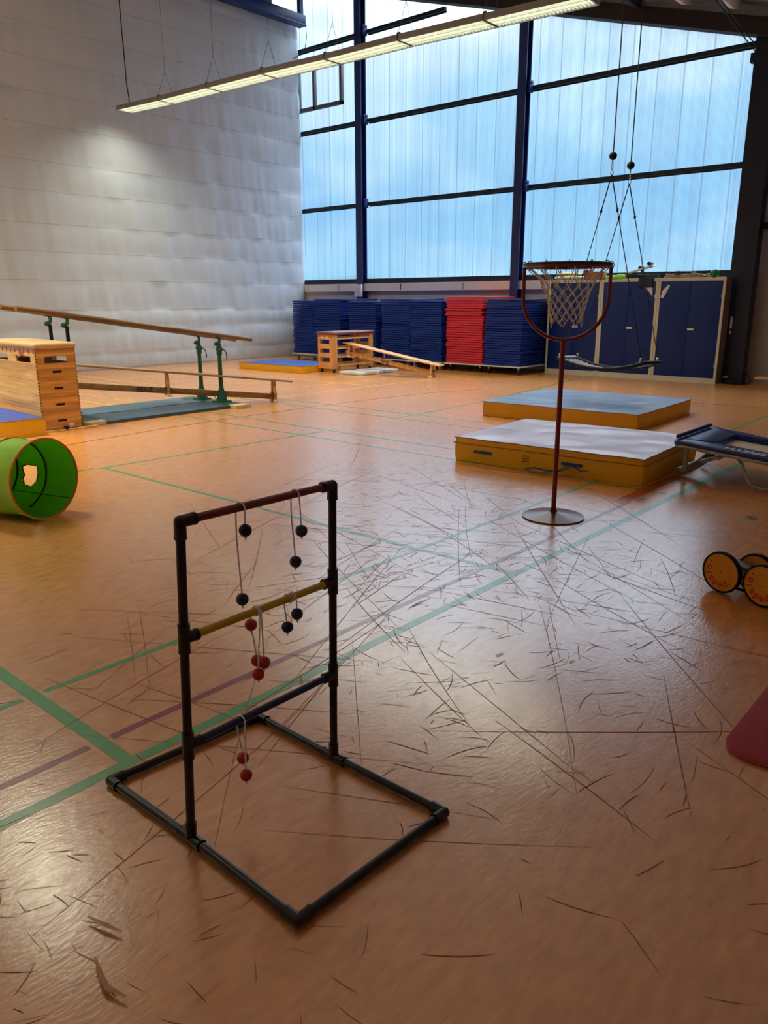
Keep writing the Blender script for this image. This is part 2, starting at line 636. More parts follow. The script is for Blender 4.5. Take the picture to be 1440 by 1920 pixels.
M['green_cloth'] = mat('green_nylon', lin(165, 215, 62), 0.55, nscale=5, namp=0.12, bump=0.5, bscale=7, bdist=0.02)
M['green_in'] = mat('green_nylon_inside', lin(110, 200, 40), 0.6, nscale=5, namp=0.15, bump=0.5, bscale=7, bdist=0.02)
for q_ in ('green_cloth', 'green_in'):      # thin nylon lets light through
    t_ = M[q_].node_tree
    o_ = t_.nodes['Material Output']
    mx_ = t_.nodes.new('ShaderNodeMixShader')
    mx_.inputs[0].default_value = 0.36
    tl_ = t_.nodes.new('ShaderNodeBsdfTranslucent')
    tl_.inputs[0].default_value = lin(150, 225, 60)
    t_.links.new(t_.nodes['Principled BSDF'].outputs[0], mx_.inputs[1])
    t_.links.new(tl_.outputs[0], mx_.inputs[2])
    t_.links.new(mx_.outputs[0], o_.inputs[0])
M['orange_band'] = mat('orange_binding', lin(235, 110, 30), 0.6)
M['dark_green_band'] = mat('dark_green_binding', lin(20, 70, 30), 0.6)
M['tramp_blue'] = mat('trampoline_pad_blue', lin(10, 50, 126), 0.3, bump=0.3, bscale=8, bdist=0.01)
M['tramp_frame'] = mat('trampoline_frame_grey', lin(176, 174, 160), 0.4, metal=0.2)
M['tramp_bed'] = mat('trampoline_bed', lin(205, 200, 184), 0.6)
M['pedal_yellow'] = mat('wheel_yellow', lin(226, 152, 20), 0.4)
M['step_grey'] = mat('footboard_grey', lin(84, 96, 112), 0.6)
M['red_mat'] = mat('foam_mat_red', lin(160, 28, 48), 0.7, bump=0.4, bscale=120, bdist=0.002)
M['red_mat_edge'] = mat('foam_mat_edge', lin(205, 90, 96), 0.7)
M['chrome'] = mat('chrome', lin(190, 195, 200), 0.25, metal=0.9)
M['rope_dark'] = mat('dark_rope', lin(26, 34, 48), 0.7)
M['swing_rim'] = mat('swing_rim_green', lin(16, 26, 26), 0.6, spec=0.3)
M['swing_grey'] = mat('swing_sleeve_grey', lin(140, 158, 172), 0.45)
M['swing_net'] = mat('swing_net_grey', lin(170, 160, 168), 0.7)
M['housing'] = mat('lamp_housing', lin(128, 132, 138), 0.5)
M['louvre'] = mat('lamp_louvre', lin(240, 242, 236), 0.4)
M['tube_lit'] = mat('lamp_tube', lin(230, 240, 210), 0.5, emis=(0.90, 1.0, 0.76, 1), emis_s=2.4)
M['wire'] = mat('steel_wire', lin(90, 92, 96), 0.4, metal=0.5)
M['cable'] = mat('black_cable', lin(14, 14, 18), 0.5)
M['foam_white'] = mat('white_vinyl', lin(214, 214, 206), 0.5, bump=0.3, bscale=6, bdist=0.008)
M['foam_lilac'] = mat('lilac_vinyl', lin(170, 160, 172), 0.5)
M['carton'] = mat('carton', lin(150, 104, 70), 0.8)
M['rope_tan'] = mat('tan_rope', lin(172, 140, 96), 0.8)
M['rope_green'] = mat('dark_green_rope', lin(24, 60, 52), 0.8)
M['cloth_yellow'] = mat('yellow_cloth', lin(214, 206, 96), 0.8)
M['ball_green'] = mat('green_ball', lin(14, 110, 44), 0.45)
M['brass'] = mat('socket_metal', lin(120, 120, 122), 0.35, metal=0.7)

for q_ in ('line_green', 'line_thin_green', 'line_purple', 'line_red', 'line_yellow'):
    pb = M[q_].node_tree.nodes['Principled BSDF']
    pb.inputs['IOR'].default_value = 2.0
    pb.inputs['Specular IOR Level'].default_value = 0.35 if 'yellow' in q_ else 0.6

for q_ in ('mat_grey_blue', 'mat_mauve_sheen'):
    pb = M[q_].node_tree.nodes['Principled BSDF']
    pb.inputs['IOR'].default_value = 2.0
    pb.inputs['Specular IOR Level'].default_value = 0.8

# ------------------------------------------------------------------ structure: floor with its painted lines and wear
XL, XR, YB, YF = -21.5, 3.2, -5.0, 15.75
rnd = random.Random(4)
mb = MB()
mb.add([(XL, YB, 0), (XR, YB, 0), (XR, YF, 0), (XL, YF, 0)], [(0, 1, 2, 3)], 0)
SLOT = dict(green=1, thin=2, purple=3, red=4, yellow=5, scuff=6, light=7, stain=8)


ZK = [0]


def strip(pts, wd, slot, z=0.0005):
    ZK[0] += 1
    z = z + (ZK[0] * 0.00001 if slot not in ('scuff', 'light') else 0.0)
    pts = [Vector((x, y, 0)) for x, y in pts]
    vs = []
    for i, p in enumerate(pts):
        d = (pts[min(i + 1, len(pts) - 1)] - pts[max(i - 1, 0)]).normalized()
        s = Vector((-d.y, d.x, 0)) * (wd[i] if isinstance(wd, (list, tuple)) else wd) / 2
        vs += [(p.x - s.x, p.y - s.y, z), (p.x + s.x, p.y + s.y, z)]
    mb.add(vs, [(2 * i, 2 * i + 2, 2 * i + 3, 2 * i + 1) for i in range(len(pts) - 1)], SLOT[slot])


strip([(-2.215, -3.0), (-2.215, 15.6)], 0.05, 'green')
strip([(-3.25 - 3.4, 1.2), (-2.19, 1.2)], 0.055, 'green')
strip([(-2.93, -3.0), (-2.93, 1.155)], 0.032, 'green')
strip([(-2.93, 1.245), (-2.93, 15.0)], 0.032, 'green')
strip([(-2.41, -3.0), (-2.41, 1.155)], 0.034, 'purple')
strip([(-2.41, 1.245), (-2.41, 5.75)], 0.034, 'purple')
strip([(-2.47, 5.65), (-2.47, 7.6)], 0.10, 'red')
strip([(-6.74, 3.70), (-2.19, 3.71)], 0.04, 'thin')
strip([(-6.80, 3.3), (-6.80, 3.62)], 0.035, 'thin')
strip([(-6.76, 3.66), (-6.66, 6.55)], 0.035, 'thin')
strip([(-12.0, 6.65), (-2.3, 6.62)], 0.035, 'thin')
strip([(-12.0, 6.20), (-2.3, 6.18)], 0.035, 'thin')
strip([(-10.6, 8.32), (-3.0, 8.38)], 0.035, 'thin')
strip([(-10.6, 7.95), (-3.0, 7.92)], 0.035, 'thin')
strip([(-6.66, 7.94), (-6.76, 10.3), (-7.43, 15.0)], 0.035, 'thin')
strip([(-8.0, 3.2), (-8.22, 4.4), (-8.33, 5.6), (-8.36, 6.8), (-8.35, 8.2), (-8.26, 9.4), (-8.1, 10.5), (-7.7, 11.6)], 0.03, 'red')
strip([(-6.0, 11.9), (-2.0, 12.3)], 0.03, 'red')
strip([(-9.66, 7.3), (-9.46, 13.6)], 0.035, 'yellow')
strip([(-10.66, 6.1), (-10.62, 8.2), (-10.30, 12.0)], 0.035, 'yellow')
strip([(-13.2, 10.66), (-9.66, 10.71)], 0.035, 'yellow')
strip([(-15.9, 8.22), (-9.6, 8.26)], 0.035, 'yellow')
strip([(-15.9, 7.81), (-9.6, 7.81)], 0.035, 'yellow')
strip([(-14.15, 6.5), (-14.42, 11.5)], 0.035, 'yellow')
strip([(-15.9, 6.60), (-9.7, 6.63)], 0.035, 'yellow')
strip([(-15.9, 6.15), (-9.7, 6.17)], 0.035, 'yellow')


def scratch(x, y, ang, ln, wd, bend, slot):
    k = 7
    pts, ws = [], []
    for i in range(k):
        t = i / (k - 1) - 0.5
        a = ang
        px = x + math.cos(a) * t * ln - math.sin(a) * bend * ln * (t * t)
        py = y + math.sin(a) * t * ln + math.cos(a) * bend * ln * (t * t)
        pts.append((px, py))
        ws.append(wd * (0.25 + 0.75 * math.sin(math.pi * (i + 0.3) / (k - 0.4))))
    strip(pts, ws, slot, 0.0009)


for i in range(1150):      # scuffs, densest on the open middle of the floor
    cx_, cy_ = rnd.choice([(-2.4, 3.1), (-2.0, 2.6), (-3.0, 3.6), (-3.6, 4.2), (-1.6, 3.4), (-4.2, 5.2)])
    x = rnd.gauss(cx_, 0.85)
    y = rnd.gauss(cy_, 0.85)
    if rnd.random() < 0.9:
        ln = rnd.uniform(0.03, 0.20)
        scratch(x, y, rnd.gauss(0.9, 1.0), ln, rnd.uniform(0.0016, 0.0042), rnd.uniform(-.35, .35), 'scuff')
    else:
        ln = rnd.uniform(0.5, 1.9)
        scratch(x, y, rnd.choice([0.5, 1.9, 2.2, 2.7]) + rnd.gauss(0, .2), ln, rnd.uniform(0.0022, 0.0042),
                rnd.uniform(-.06, .06), 'scuff')
for i in range(170):      # near the camera, lower left
    x = rnd.gauss(-1.7, 0.45)
    y = rnd.gauss(0.55, 0.30)
    scratch(x, y, rnd.gauss(0.6, 0.7), rnd.uniform(0.02, 0.12), rnd.uniform(0.0008, 0.0030), rnd.uniform(-.2, .2), 'scuff')
for i in range(30):
    x = rnd.gauss(-2.0, 0.8)
    y = rnd.gauss(1.6, 0.9)
    scratch(x, y, rnd.uniform(0.2, 1.4), rnd.uniform(0.02, 0.10), rnd.uniform(0.0005, 0.0012), rnd.uniform(-.2, .2), 'light')
# worn blotches
strip([(-1.525, .685), (-1.455, .665), (-1.425, .66), (-1.37, .675)], [.006, .013, .015, .005], 'stain', .0009)
strip([(-1.62, .675), (-1.585, .67), (-1.53, .685)], [.001, .0016, .002], 'scuff', .001)
strip([(-1.66, .74), (-1.60, .755), (-1.55, .77)], [.004, .014, .006], 'stain', .0009)
for x, y, r in ((-1.10, 0.42, .018), (-1.30, .30, .02), (-1.7, 2.75, .016), (-1.42, 2.9, .012)):
    pts = [(x + r * rnd.uniform(.6, 1.2) * math.cos(a * .7), y + 1.6 * r * rnd.uniform(.6, 1.2) * math.sin(a * .7)) for a in range(9)]
    mb.add([(p[0], p[1], 0.0009) for p in pts], [list(range(9))], SLOT['stain'])
flo = struct('floor', mb, [M['floor'], M['line_green'], M['line_thin_green'], M['line_purple'], M['line_red'],
                           M['line_yellow'], M['scuff'], M['scuff_light'], M['stain']])


# ------------------------------------------------------------------ structure: roof
def zroof(x):                       # underside of the gable rafter
    return 7.105 - 0.2863 * (x + 9.348)


def slab(x0, x1, y0, y1, lo, hi, m=0, b=None):
    b = b or MB()
    vs = []
    for x in (x0, x1):
        for y in (y0, y1):
            for h in (lo, hi):
                vs.append((x, y, zroof(x) + h))
    b.add(vs, [(0, 1, 3, 2), (4, 6, 7, 5), (0, 4, 5, 1), (2, 3, 7, 6), (0, 2, 6, 4), (1, 5, 7, 3)], m)
    return b


struct('ceiling', slab(XL, XR, YB, YF + .2, 0.52, 0.62), M['ceiling'])
struct('wall_gable', slab(XL, XR, 15.66, 15.80, 0.08, 0.6), M['ceiling'])
struct('trim_1', slab(XL, XR, 15.22, 15.50, 0.0, 0.27), M['roof_beam'])
b = MB()
slab(XL, XR, 15.16, 15.60, 0.27, 0.33, 0, b)
struct('trim_2', b, M['alu'])
k = 3
for i in range(22):
    x = -4.45 - i * 0.86 + 0.86 * 7
    if x < XL + .3 or x > XR - .2:
        continue
    struct('trim_%d' % k, slab(x - .045, x + .045, YB, 15.4, 0.33, 0.52), M['purlin'])
    k += 1
struct('trim_%d' % k, slab(-7.1, -6.95, 4.0, 15.2, 0.20, 0.40), M['roof_beam'])
k += 1

# ------------------------------------------------------------------ structure: gable wall with its big translucent sheets
GY = 15.72
bays = [(-21.4, -16.4), (-16.4, -14.23), (-14.23, -9.57), (-9.57, -4.85)]
for i, (x0, x1) in enumerate(bays):
    b = MB()
    b.add([(x0, GY, 2.03), (x1, GY, 2.03), (x1, GY, zroof(x1) + .1), (x0, GY, zroof(x0) + .1)], [(0, 1, 2, 3)])
    wo = struct('window_%d' % (i + 1), b, M['glaze'])
# wall below the sheets
b = MB()
b.box(XL, -4.6, 15.66, 15.78, 0, 2.0, 0)
b.box(XL, -4.6, 15.50, 15.66, 1.74, 1.93, 1)
for x in (-16.25, -15.07, -13.0 + .08, -12.9, -11.0, -8.9):
    b.box(x - .008, x + .008, 15.497, 15.51, 1.76, 1.91, 2)
struct('wall_front', b, [M['clad'], M['clad_ledge'], M['black_matte']])
b = MB()
b.box(XL, -4.6, 15.56, 15.70, 1.95, 2.05, 0)
b.box(XL, -4.6, 15.52, 15.60, 1.93, 1.97, 0)
struct('trim_%d' % k, b, M['rail_dark'])
k += 1
# posts
for x in (-14.22, -9.56):
    b = MB()
    zt = zroof(x)
    b.box(x - .10, x + .10, 15.40, 15.425, 0, zt)
    b.box(x - .10, x + .10, 15.58, 15.605, 0, zt)
    b.box(x - .012, x + .012, 15.425, 15.58, 0, zt)
    b.box(x - .115, x + .115, 15.39, 15.61, 0, .02)
    for z in (3.87, 5.80, 7.75):
        if z < zt:
            b.box(x + .10, x + .16, 15.46, 15.60, z - .10, z + .12)
            b.cyl((x + .16, 15.5, z + .07), (x + .19, 15.5, z + .07), .018, n=8)
            b.cyl((x + .16, 15.5, z - .07), (x + .19, 15.5, z - .07), .018, n=8)
    struct('trim_%d' % k, b, M['blue_steel'])
    k += 1
b = MB()
b.box(-4.93, -4.52, 15.36, 15.62, 0, zroof(-4.9) + .05)
b.box(-5.0, -4.93, 15.38, 15.5, 5.45, 5.6)
b.box(-5.0, -4.93, 15.38, 15.5, 1.86, 2.0)
struct('trim_%d' % k, b, M['blue_dark'])
k += 1
# horizontal rails
for z, segs in ((3.87, ((XL, -14.3), (-14.1, -9.65), (-9.45, -4.9))), (5.80, ((XL, -14.3), (-14.1, -9.65), (-9.45, -4.9))),
                (7.75, ((XL, -14.3), (-14.1, -11.75)))):
    b = MB()
    for x0, x1 in segs:
        b.box(x0, x1, 15.60, 15.68, z - .038, z + .038)
        b.box(x0, x1, 15.68, 15.70, z - .062, z - .038)
    struct('trim_%d' % k, b, M['rail_dark'])
    k += 1
# opening light set into the sheets
b = MB()
for x0, x1, z0, z1 in ((-16.6, -14.97, 6.31, 6.40), (-16.6, -14.97, 7.28, 7.37), (-15.05, -14.97, 6.31, 7.37),
                       (-16.02, -15.94, 6.31, 7.37), (-16.6, -16.52, 6.31, 7.37)):
    b.box(x0, x1, 15.62, 15.71, z0, z1)
struct('window_5', b, M['alu'], bevel=.006)
# solid wall right of the corner post, closing walls
b = MB()
b.box(-4.75, XR, 15.78, 15.9, 0, 8)
struct('wall_right_of_post', b, M['wall_plain']).name = 'wall_back'
b = MB()
b.box(-4.6, XR, 15.70, 15.78, 3.42, 3.53, 0)
b.box(-4.6, XR, 15.70, 15.78, 2.66, 2.74, 0)
b.box(-4.6, XR, 15.68, 15.78, 2.76, 2.86, 1)
b.box(-4.6, XR, 15.74, 15.78, 0.0, 0.12, 0)
struct('trim_%d' % k, b, [M['wall_plain'], M['rail_dark']])
k += 1
b = MB()
b.box(XR, XR + .2, YB, YF + .2, 0, 5)
struct('wall_right', b, M['wall_unseen'])
b = MB()
b.box(XL - .2, XR + .2, YB - .2, YB, 0, 11.5)
struct('wall_near', b, M['wall_unseen'])
b = MB()
b.box(XL - .2, XL, YB, YF + .2, 0, 11.5)
struct('wall_left', b, M['wall_unseen'])

# ------------------------------------------------------------------ the divider curtain
SEAMS = [0.40, 0.92, 1.32, 1.945, 2.51, 3.06, 3.69, 4.255, 4.936, 5.54, 6.15, 6.75, 7.4, 8.0]
b = MB()
ys = [-4.9 + i * 0.05 for i in range(409)]
ys[-1] = 15.52
zs = []
zz = 0.0
lv = [0.0] + SEAMS + [8.3]
for a_, c_ in zip(lv[:-1], lv[1:]):
    nn = 9
    zs += [a_ + (c_ - a_) * j / nn for j in range(nn)]
zs.append(8.3)


def curtain_x(y, z):
    # which band between seams
    i = 0
    while i < len(lv) - 2 and z >= lv[i + 1]:
        i += 1
    t = (z - lv[i]) / (lv[i + 1] - lv[i])
    s = math.sin(math.pi * min(1, max(0, t)))
    n1 = noise.noise(Vector((y * 2.3 + i * 1.1, i * .7, z * .25)))
    n2 = noise.noise(Vector((y * 5.5 + .8 * i + z * .5, i * 1.3, z * .3)))
    n3 = noise.noise(Vector((y * .55, z * .35, 3.1)))
    n4 = noise.noise(Vector((y * 3.2 - z * 1.9, z * 2.2, 9.1)))
    amp = 0.35 + 0.9 * (1 - t) ** 1.5 + (.5 * s if i < 4 else 0)
    d = (0.028 * n1 + 0.015 * n2) * amp + 0.03 * n3 + 0.005 * n4 * s
    d += 0.020 * s * (1.6 if i < 3 else .8)
    d += 0.005 * max(0, 1 - t * 8)              # welded hem stands proud just above each seam
    if i in (0,):
        d -= 0.07 * (1 - t) + .03
    return -16.42 + d


vs = []
for z in zs:
    for y in ys:
        vs.append((curtain_x(y, z), y, max(z, 0.012)))
nc = len(ys)
b.add(vs, [(r * nc + c, r * nc + c + 1, (r + 1) * nc + c + 1, (r + 1) * nc + c) for r in range(len(zs) - 1) for c in range(nc - 1)])
# small weld tapes at the seams, darker tone standing in for their shadow line
for z in SEAMS[2:]:
    pts = [(curtain_x(y, z) + .004, y, z) for y in ys]
    b.tube(pts, .005, 4, caps=False, m=1)
cu = obj('divider_curtain', b, [M['curtain'], M['curtain_weld_shadow']], None, 0, 60)
tag(cu, 'huge pale fabric divider curtain hanging floor to roof on the left', 'curtain')
so = cu.modifiers.new('thickness', 'SOLIDIFY')
so.thickness = 0.006

# blue truss over the curtain
t = thing('curtain_truss', 'blue steel truss above the divider curtain at the top', 'truss', (-16.25, 15.5, 8.25))
b = MB()
b.box(-16.33, -16.13, 2.0, 15.56, 8.27, 8.50)
b.box(-16.37, -16.10, 2.0, 15.56, 8.25, 8.28)
obj('bottom_chord', b, M['blue_steel'], t, bevel=.005)
for y in (15.47, 13.0, 10.5):
    b = MB()
    b.box(-16.28, -16.18, y - .06, y + .06, 8.50, 9.05 if y > 15 else 9.0)
    obj('truss_post', b, M['blue_steel'] if y > 15 else M['blue_dark'], t)
b = MB()
b.cyl((-16.45, 2.0, 8.83), (-16.45, 14.2, 8.83), .19, n=20)
obj('winding_shaft', b, M['black_matte'], t)
b = MB()
b.box(-16.5, -16.2, 14.15, 14.5, 8.5, 9.02)
b.cyl((-16.3, 14.5, 8.85), (-16.3, 14.75, 8.85), .1)
obj('drive_motor', b, M['alu'], t, bevel=.01)
b = MB()
b.tube([(-16.12, 15.54, 8.27), (-16.11, 15.55, 8.0), (-16.12, 15.50, 7.75), (-16.2, 15.4, 7.6), (-16.36, 15.3, 7.5)], .008, 6)
obj('cable', b, M['cable'], t)

# ------------------------------------------------------------------ lamps
JX = [-15.9, -14.38, -12.83, -11.29, -9.75, -8.23, -6.72, -5.21]
JZ = [5.446, 5.40, 5.38, 5.355, 5.31, 5.29, 5.245, 5.20]


def lamp(x0, x1, z0, z1, y0, label, group, watts, spread=140):
    y1 = y0 + .40
    t = thing('ceiling_lamp', label, 'lamp', (x0, y0, min(z0, z1) - .08), 0, group)
    sl = (z1 - z0) / (x1 - x0)
    ang = -math.atan(sl)
    Mx = Matrix.Translation((x0, y0, z0)) @ Matrix.Rotation(ang, 4, 'Y')
    Ln = (x1 - x0) / math.cos(ang)
    b = MB(Mx)
    g = .006
    b.box(g, Ln - g, 0, .40, -.012, 0)
    b.box(g, Ln - g, 0, .012, -.085, -.012)
    b.box(g, Ln - g, .388, .40, -.085, -.012)
    b.box(g, g + .012, .012, .388, -.085, -.012)
    b.box(Ln - g - .012, Ln - g, .012, .388, -.085, -.012)
    obj('housing', b, M['housing'], t, bevel=.002)
    b = MB(Mx)
    n = 26
    for i in range(n + 1):
        x = .025 + (Ln - .05) * i / n
        b.box(x - .0015, x + .0015, .014, .386, -.082, -.045)
    for y in (.138, .262):
        b.box(.02, Ln - .02, y - .008, y + .008, -.083, -.04)
    obj('louvre', b, M['louvre'], t)
    for y in (.075, .2, .325):
        b = MB(Mx)
        b.box(.03, Ln - .03, y - .05, y + .05, -.032, -.026)
        obj('lamp_tube', b, M['tube_lit'], t)
    li = bpy.data.lights.new('lamp_light', 'AREA')
    li.shape = 'RECTANGLE'
    li.size = Ln - .1
    li.size_y = .34
    li.energy = watts
    li.color = (1.0, 0.95, 0.72)
    li.spread = math.radians(spread)
    lo = bpy.data.objects.new('lamp_light', li)
    COL.objects.link(lo)
    lo.parent = t
    lo.matrix_basis = ROOTM[t.name].inverted() @ Mx @ Matrix.Translation((Ln / 2, .2, -.09))
    return t


names = ['farthest lamp of the hanging row, its free end beside the curtain',
         'second lamp from the curtain in the hanging row', 'third lamp from the curtain in the hanging row',
         'fourth lamp from the curtain, in front of the opening window', 'fifth lamp from the curtain, crossing the left blue post',
         'sixth lamp from the curtain, before the middle glazing bay', 'nearest lamp of the hanging row, at the top edge']
for i in range(7):
    lamp(JX[i] + .003, JX[i + 1] - .003, JZ[i], JZ[i + 1], 9.79, 'white louvred strip light, ' + names[i],
         'strip lights in the hanging row', LAMP_ROW_IN_VIEW)
rown = ['first', 'second', 'third', 'fourth', 'fifth', 'sixth']
for ry, wt, rn in ((3.0, LAMP_ROW_OVERHEAD, 'next row towards the camera'), (-1.2, LAMP_ROW_OVERHEAD * .7, 'row over the camera')):
    for i in range(5 if ry > 0 else 6):
        x = (-15.35 if ry > 0 else -15.8) + i * 1.56
        lamp(x, x + 1.5, 5.4, 5.38, ry, 'white louvred strip light, %s from the curtain in the %s' % (rown[i], rn),
             'strip lights in the ' + rn, wt * (1.25 if ry > 0 else 1), 112)
# suspension wires: a Y at each joint
nm = ['at the second joint from the curtain', 'at the third joint', 'above the fourth joint', 'above the opening window', 'before the middle bay', 'at the nearest visible joint']
for i in range(1, 7):
    b = MB()
    x, z = JX[i], JZ[i]
    ap = (x, 9.99, z + .48)
    b.tube([(x, 9.80, z), ap], .0035, 6)
    b.tube([(x, 10.18, z), ap], .0035, 6)
    b.tube([ap, (x, 9.99, zroof(x) + .50)], .0035, 6)
    b.box(x - .012, x + .012, 9.785, 9.82, z - .06, z + .02)
    b.box(x + .02, x + .04, 9.785, 9.82, z, z + .02)
    o = obj('suspension_wire', b, M['wire'])
    tag(o, 'thin Y-shaped steel wire holding the lamp row ' + nm[i - 1], 'wire', 'wires of the hanging lamp row')
b = MB()
pts = [(-15.62 + .012 * math.sin(i * 1.1) * (1 if i < 7 else .4) - .03 * (i == 0), 9.9, 5.45 + i * .42) for i in range(9)]
pts[0] = (-15.55, 9.9, 5.45)
b.tube(pts, .011, 6)
tag(obj('power_cable', b, M['cable']), 'black power cable dropping to the far end of the lamp row', 'cable')

# ------------------------------------------------------------------ ladder toss frame and its bolas
ZB = 0.0165
c1, c2, c3, c4 = (-2.145, 1.088), (-2.09, 1.675), (-1.213, 1.676), (-1.238, 1.084)
u1, u2 = Vector((-1.708, 1.094, 0)), Vector((-1.686, 1.670, 0))
t1_, t2_ = Vector((-1.668, 1.110, 0.992)), Vector((-1.686, 1.690, 0.982))
t = thing('ladder_toss_frame', 'black plastic ladder toss frame with red, yellow and blue rungs in the foreground', 'game', (-1.7, 1.38, 0))


def V3(p, z):
    return Vector((p[0], p[1], z))


RT, RF = .0132, .0168


def fit(a, dirs, ln=.045, r=RF, nm='corner_fitting', mt=None):
    b = MB()
    b.sphere(a, r * 1.02, 16)
    for d in dirs:
        d = Vector(d).normalized()
        b.cyl(a, a + d * ln, r, n=20)
        b.cyl(a + d * (ln - .004), a + d * (ln + .002), r * 1.05, n=20)
    obj(nm, b, mt or M['black'], t)


segs = [(V3(c1, ZB), V3(c2, ZB)), (V3(c3, ZB), V3(c4, ZB)), (V3(c1, ZB), u1 + Vector((0, 0, ZB))), (u1 + Vector((0, 0, ZB)), V3(c4, ZB)),
        (V3(c2, ZB), u2 + Vector((0, 0, ZB))), (u2 + Vector((0, 0, ZB)), V3(c3, ZB))]
for a, c in segs:
    b = MB()
    b.cyl(a, c, RT)
    obj('base_tube', b, M['black'], t)
for a, n1, n2 in ((c1, c2, c4), (c2, c1, c3), (c3, c2, c4), (c4, c3, c1)):
    fit(V3(a, ZB), [V3(n1, 0) - V3(a, 0), V3(n2, 0) - V3(a, 0)])
zr = [0.328, 0.660, 1.0]
for (bse, top, cA, cB) in ((u1, t1_, c1, c4), (u2, t2_, c2, c3)):
    oth = (u2 if bse is u1 else u1) - bse
    up_ = top - bse
    up_.z = top.z
    pt = lambda z: bse + up_ * (z / top.z) if z > 0 else bse
    b = MB()
    b.cyl(bse + Vector((0, 0, ZB)), pt(top.z - .01), RT)
    obj('upright', b, M['black'], t)
    fit(bse + Vector((0, 0, ZB)), [V3(cA, 0) - bse, V3(cB, 0) - bse, up_], ln=.05, nm='tee_fitting')
    for z in zr[:2]:
        fit(pt(z), [up_, -up_, oth], ln=.04, nm='tee_fitting')
    fit(top, [-up_, (t2_ - t1_) if bse is u1 else (t1_ - t2_)], ln=.045)
RUNG = []
for z, mm in ((zr[0], 'rung_blue'), (zr[1], 'rung_yellow'), (None, 'rung_red')):
    if z is None:
        A, B_ = t1_, t2_
    else:
        A = u1 + (t1_ - u1) * (z / t1_.z)
        A.z = z
        B_ = u2 + (t2_ - u2) * (z / t2_.z)
        B_.z = z
    RUNG.append((A, B_))
    d = (B_ - A).normalized()
    b = MB()
    b.cyl(A + d * .02, B_ - d * .02, .0118)
    o = obj('rung', b, M[mm], t)
    o['label'] = mm.split('_')[1] + ' rung'


def bola(rung, y0, y1, ba, bb, mt, label, wrap=1):
    """string over a rung from y0 (near side, +x) to y1; ba, bb = (x, y, z) of the two balls"""
    A, B_ = RUNG[rung]
    rr = .0118 + .002
    at_y = lambda y: A + (B_ - A) * ((y - A.y) / (B_.y - A.y))
    p1, p2 = at_y(y0), at_y(y1)
    e1, e2 = Vector(ba), Vector(bb)
    t = thing('bola', label, 'toy', ((p1.x + p2.x) / 2, (p1.y + p2.y) / 2, min(e1.z, e2.z)), 0, 'string bolas hanging on the ladder frame')
    b = MB()
    n = 8
    pts = [e1 - Vector((0, 0, .022)), e1 + Vector((0, 0, .012))]
    lo = Vector((p1.x + rr, p1.y, p1.z - .004))
    pts += [lo + (pts[1] - lo) * f for f in (.66, .33)]
    for w_ in range(wrap):
        for i in range(n + 1):
            a = math.pi * i / n
            q = p1 + (p2 - p1) * ((w_ + i / n * .6) / wrap)
            pts.append(Vector((q.x + math.cos(a) * rr, q.y, q.z + math.sin(a) * rr)))
        if w_ < wrap - 1:
            for i in range(1, n):
                a = math.pi + math.pi * i / n
                q = p1 + (p2 - p1) * ((w_ + .6 + .4 * i / n) / wrap)
                pts.append(Vector((q.x + math.cos(a) * rr, q.y, q.z + math.sin(a) * rr)))
    lo = Vector((p2.x - rr, p2.y, p2.z - .004))
    up2 = e2 + Vector((0, 0, .012))
    pts += [lo + (up2 - lo) * f for f in (.33, .66)] + [up2, e2 - Vector((0, 0, .022))]
    b.tube(pts, .0023, 8)
    for e_ in (e1, e2):
        b.sphere(e_ - Vector((0, 0, .0215)), .0038, 8)
        b.tube([e_ - Vector((0, 0, .021)), e_ - Vector((-.006, .004, .026))], .0016, 6)
    obj('string', b, M['cord'], t)
    for e_ in (e1, e2):
        b = MB()
        b.sphere(e_, .0187, 24)
        obj('ball', b, M[mt], t)
    return t


bola(2, 1.318, 1.300, (-1.655, 1.311, .925), (-1.690, 1.315, .708), 'ball_blue', 'navy ball pair on a long string over the red rung, nearer the left upright')
bola(2, 1.530, 1.515, (-1.662, 1.530, .872), (-1.694, 1.531, .766), 'ball_blue', 'navy ball pair over the red rung, nearer the right upright')
bola(1, 1.508, 1.478, (-1.668, 1.506, .607), (-1.697, 1.490, .560), 'ball_blue', 'navy ball pair wound on the yellow rung, right of the red balls', wrap=3)
bola(1, 1.362, 1.352, (-1.655, 1.332, .473), (-1.703, 1.352, .612), 'ball_red', 'red ball pair on the yellow rung, one ball high and one lowest', wrap=3)
bola(1, 1.366, 1.340, (-1.650, 1.352, .506), (-1.695, 1.362, .494), 'ball_red', 'red ball pair on the yellow rung with two balls side by side', wrap=1)
bola(0, 1.290, 1.276, (-1.664, 1.273, .156), (-1.693, 1.287, .196), 'ball_red', 'red ball pair hanging from the blue bottom rung')

# ------------------------------------------------------------------ hoop stand
hx, hy = -2.655, 4.95
vd = Vector((hx, hy, 0)).normalized()
sd = Vector((vd.y, -vd.x, 0))
t = thing('hoop_stand', 'dark red free-standing hoop with white net on a round base', 'hoop', (hx, hy, 0))
b = MB()
b.lathe([(.215, 0), (.225, .004), (.224, .010), (.15, .022), (.06, .036), (.03, .042), (.026, .05)], 48, 0, place((hx, hy, 0)))
obj('base', b, M['disc'], t, smooth=50)
b = MB()
b.cyl((hx, hy, .03), (hx, hy, 1.275), .0175)
b.cyl((hx, hy, .04), (hx, hy, .07), .023)
obj('pole', b, M['hoop_red'], t)
RR = .285
ZH = 1.757
b = MB()
pts = []
c0 = Vector((hx, hy, 0))
for i in range(33):
    a = math.pi * i / 32
    r_ = RR
    pts.append(c0 + sd * (-math.cos(a) * r_) + Vector((0, 0, ZH - .20 - math.sin(a) * .285)))
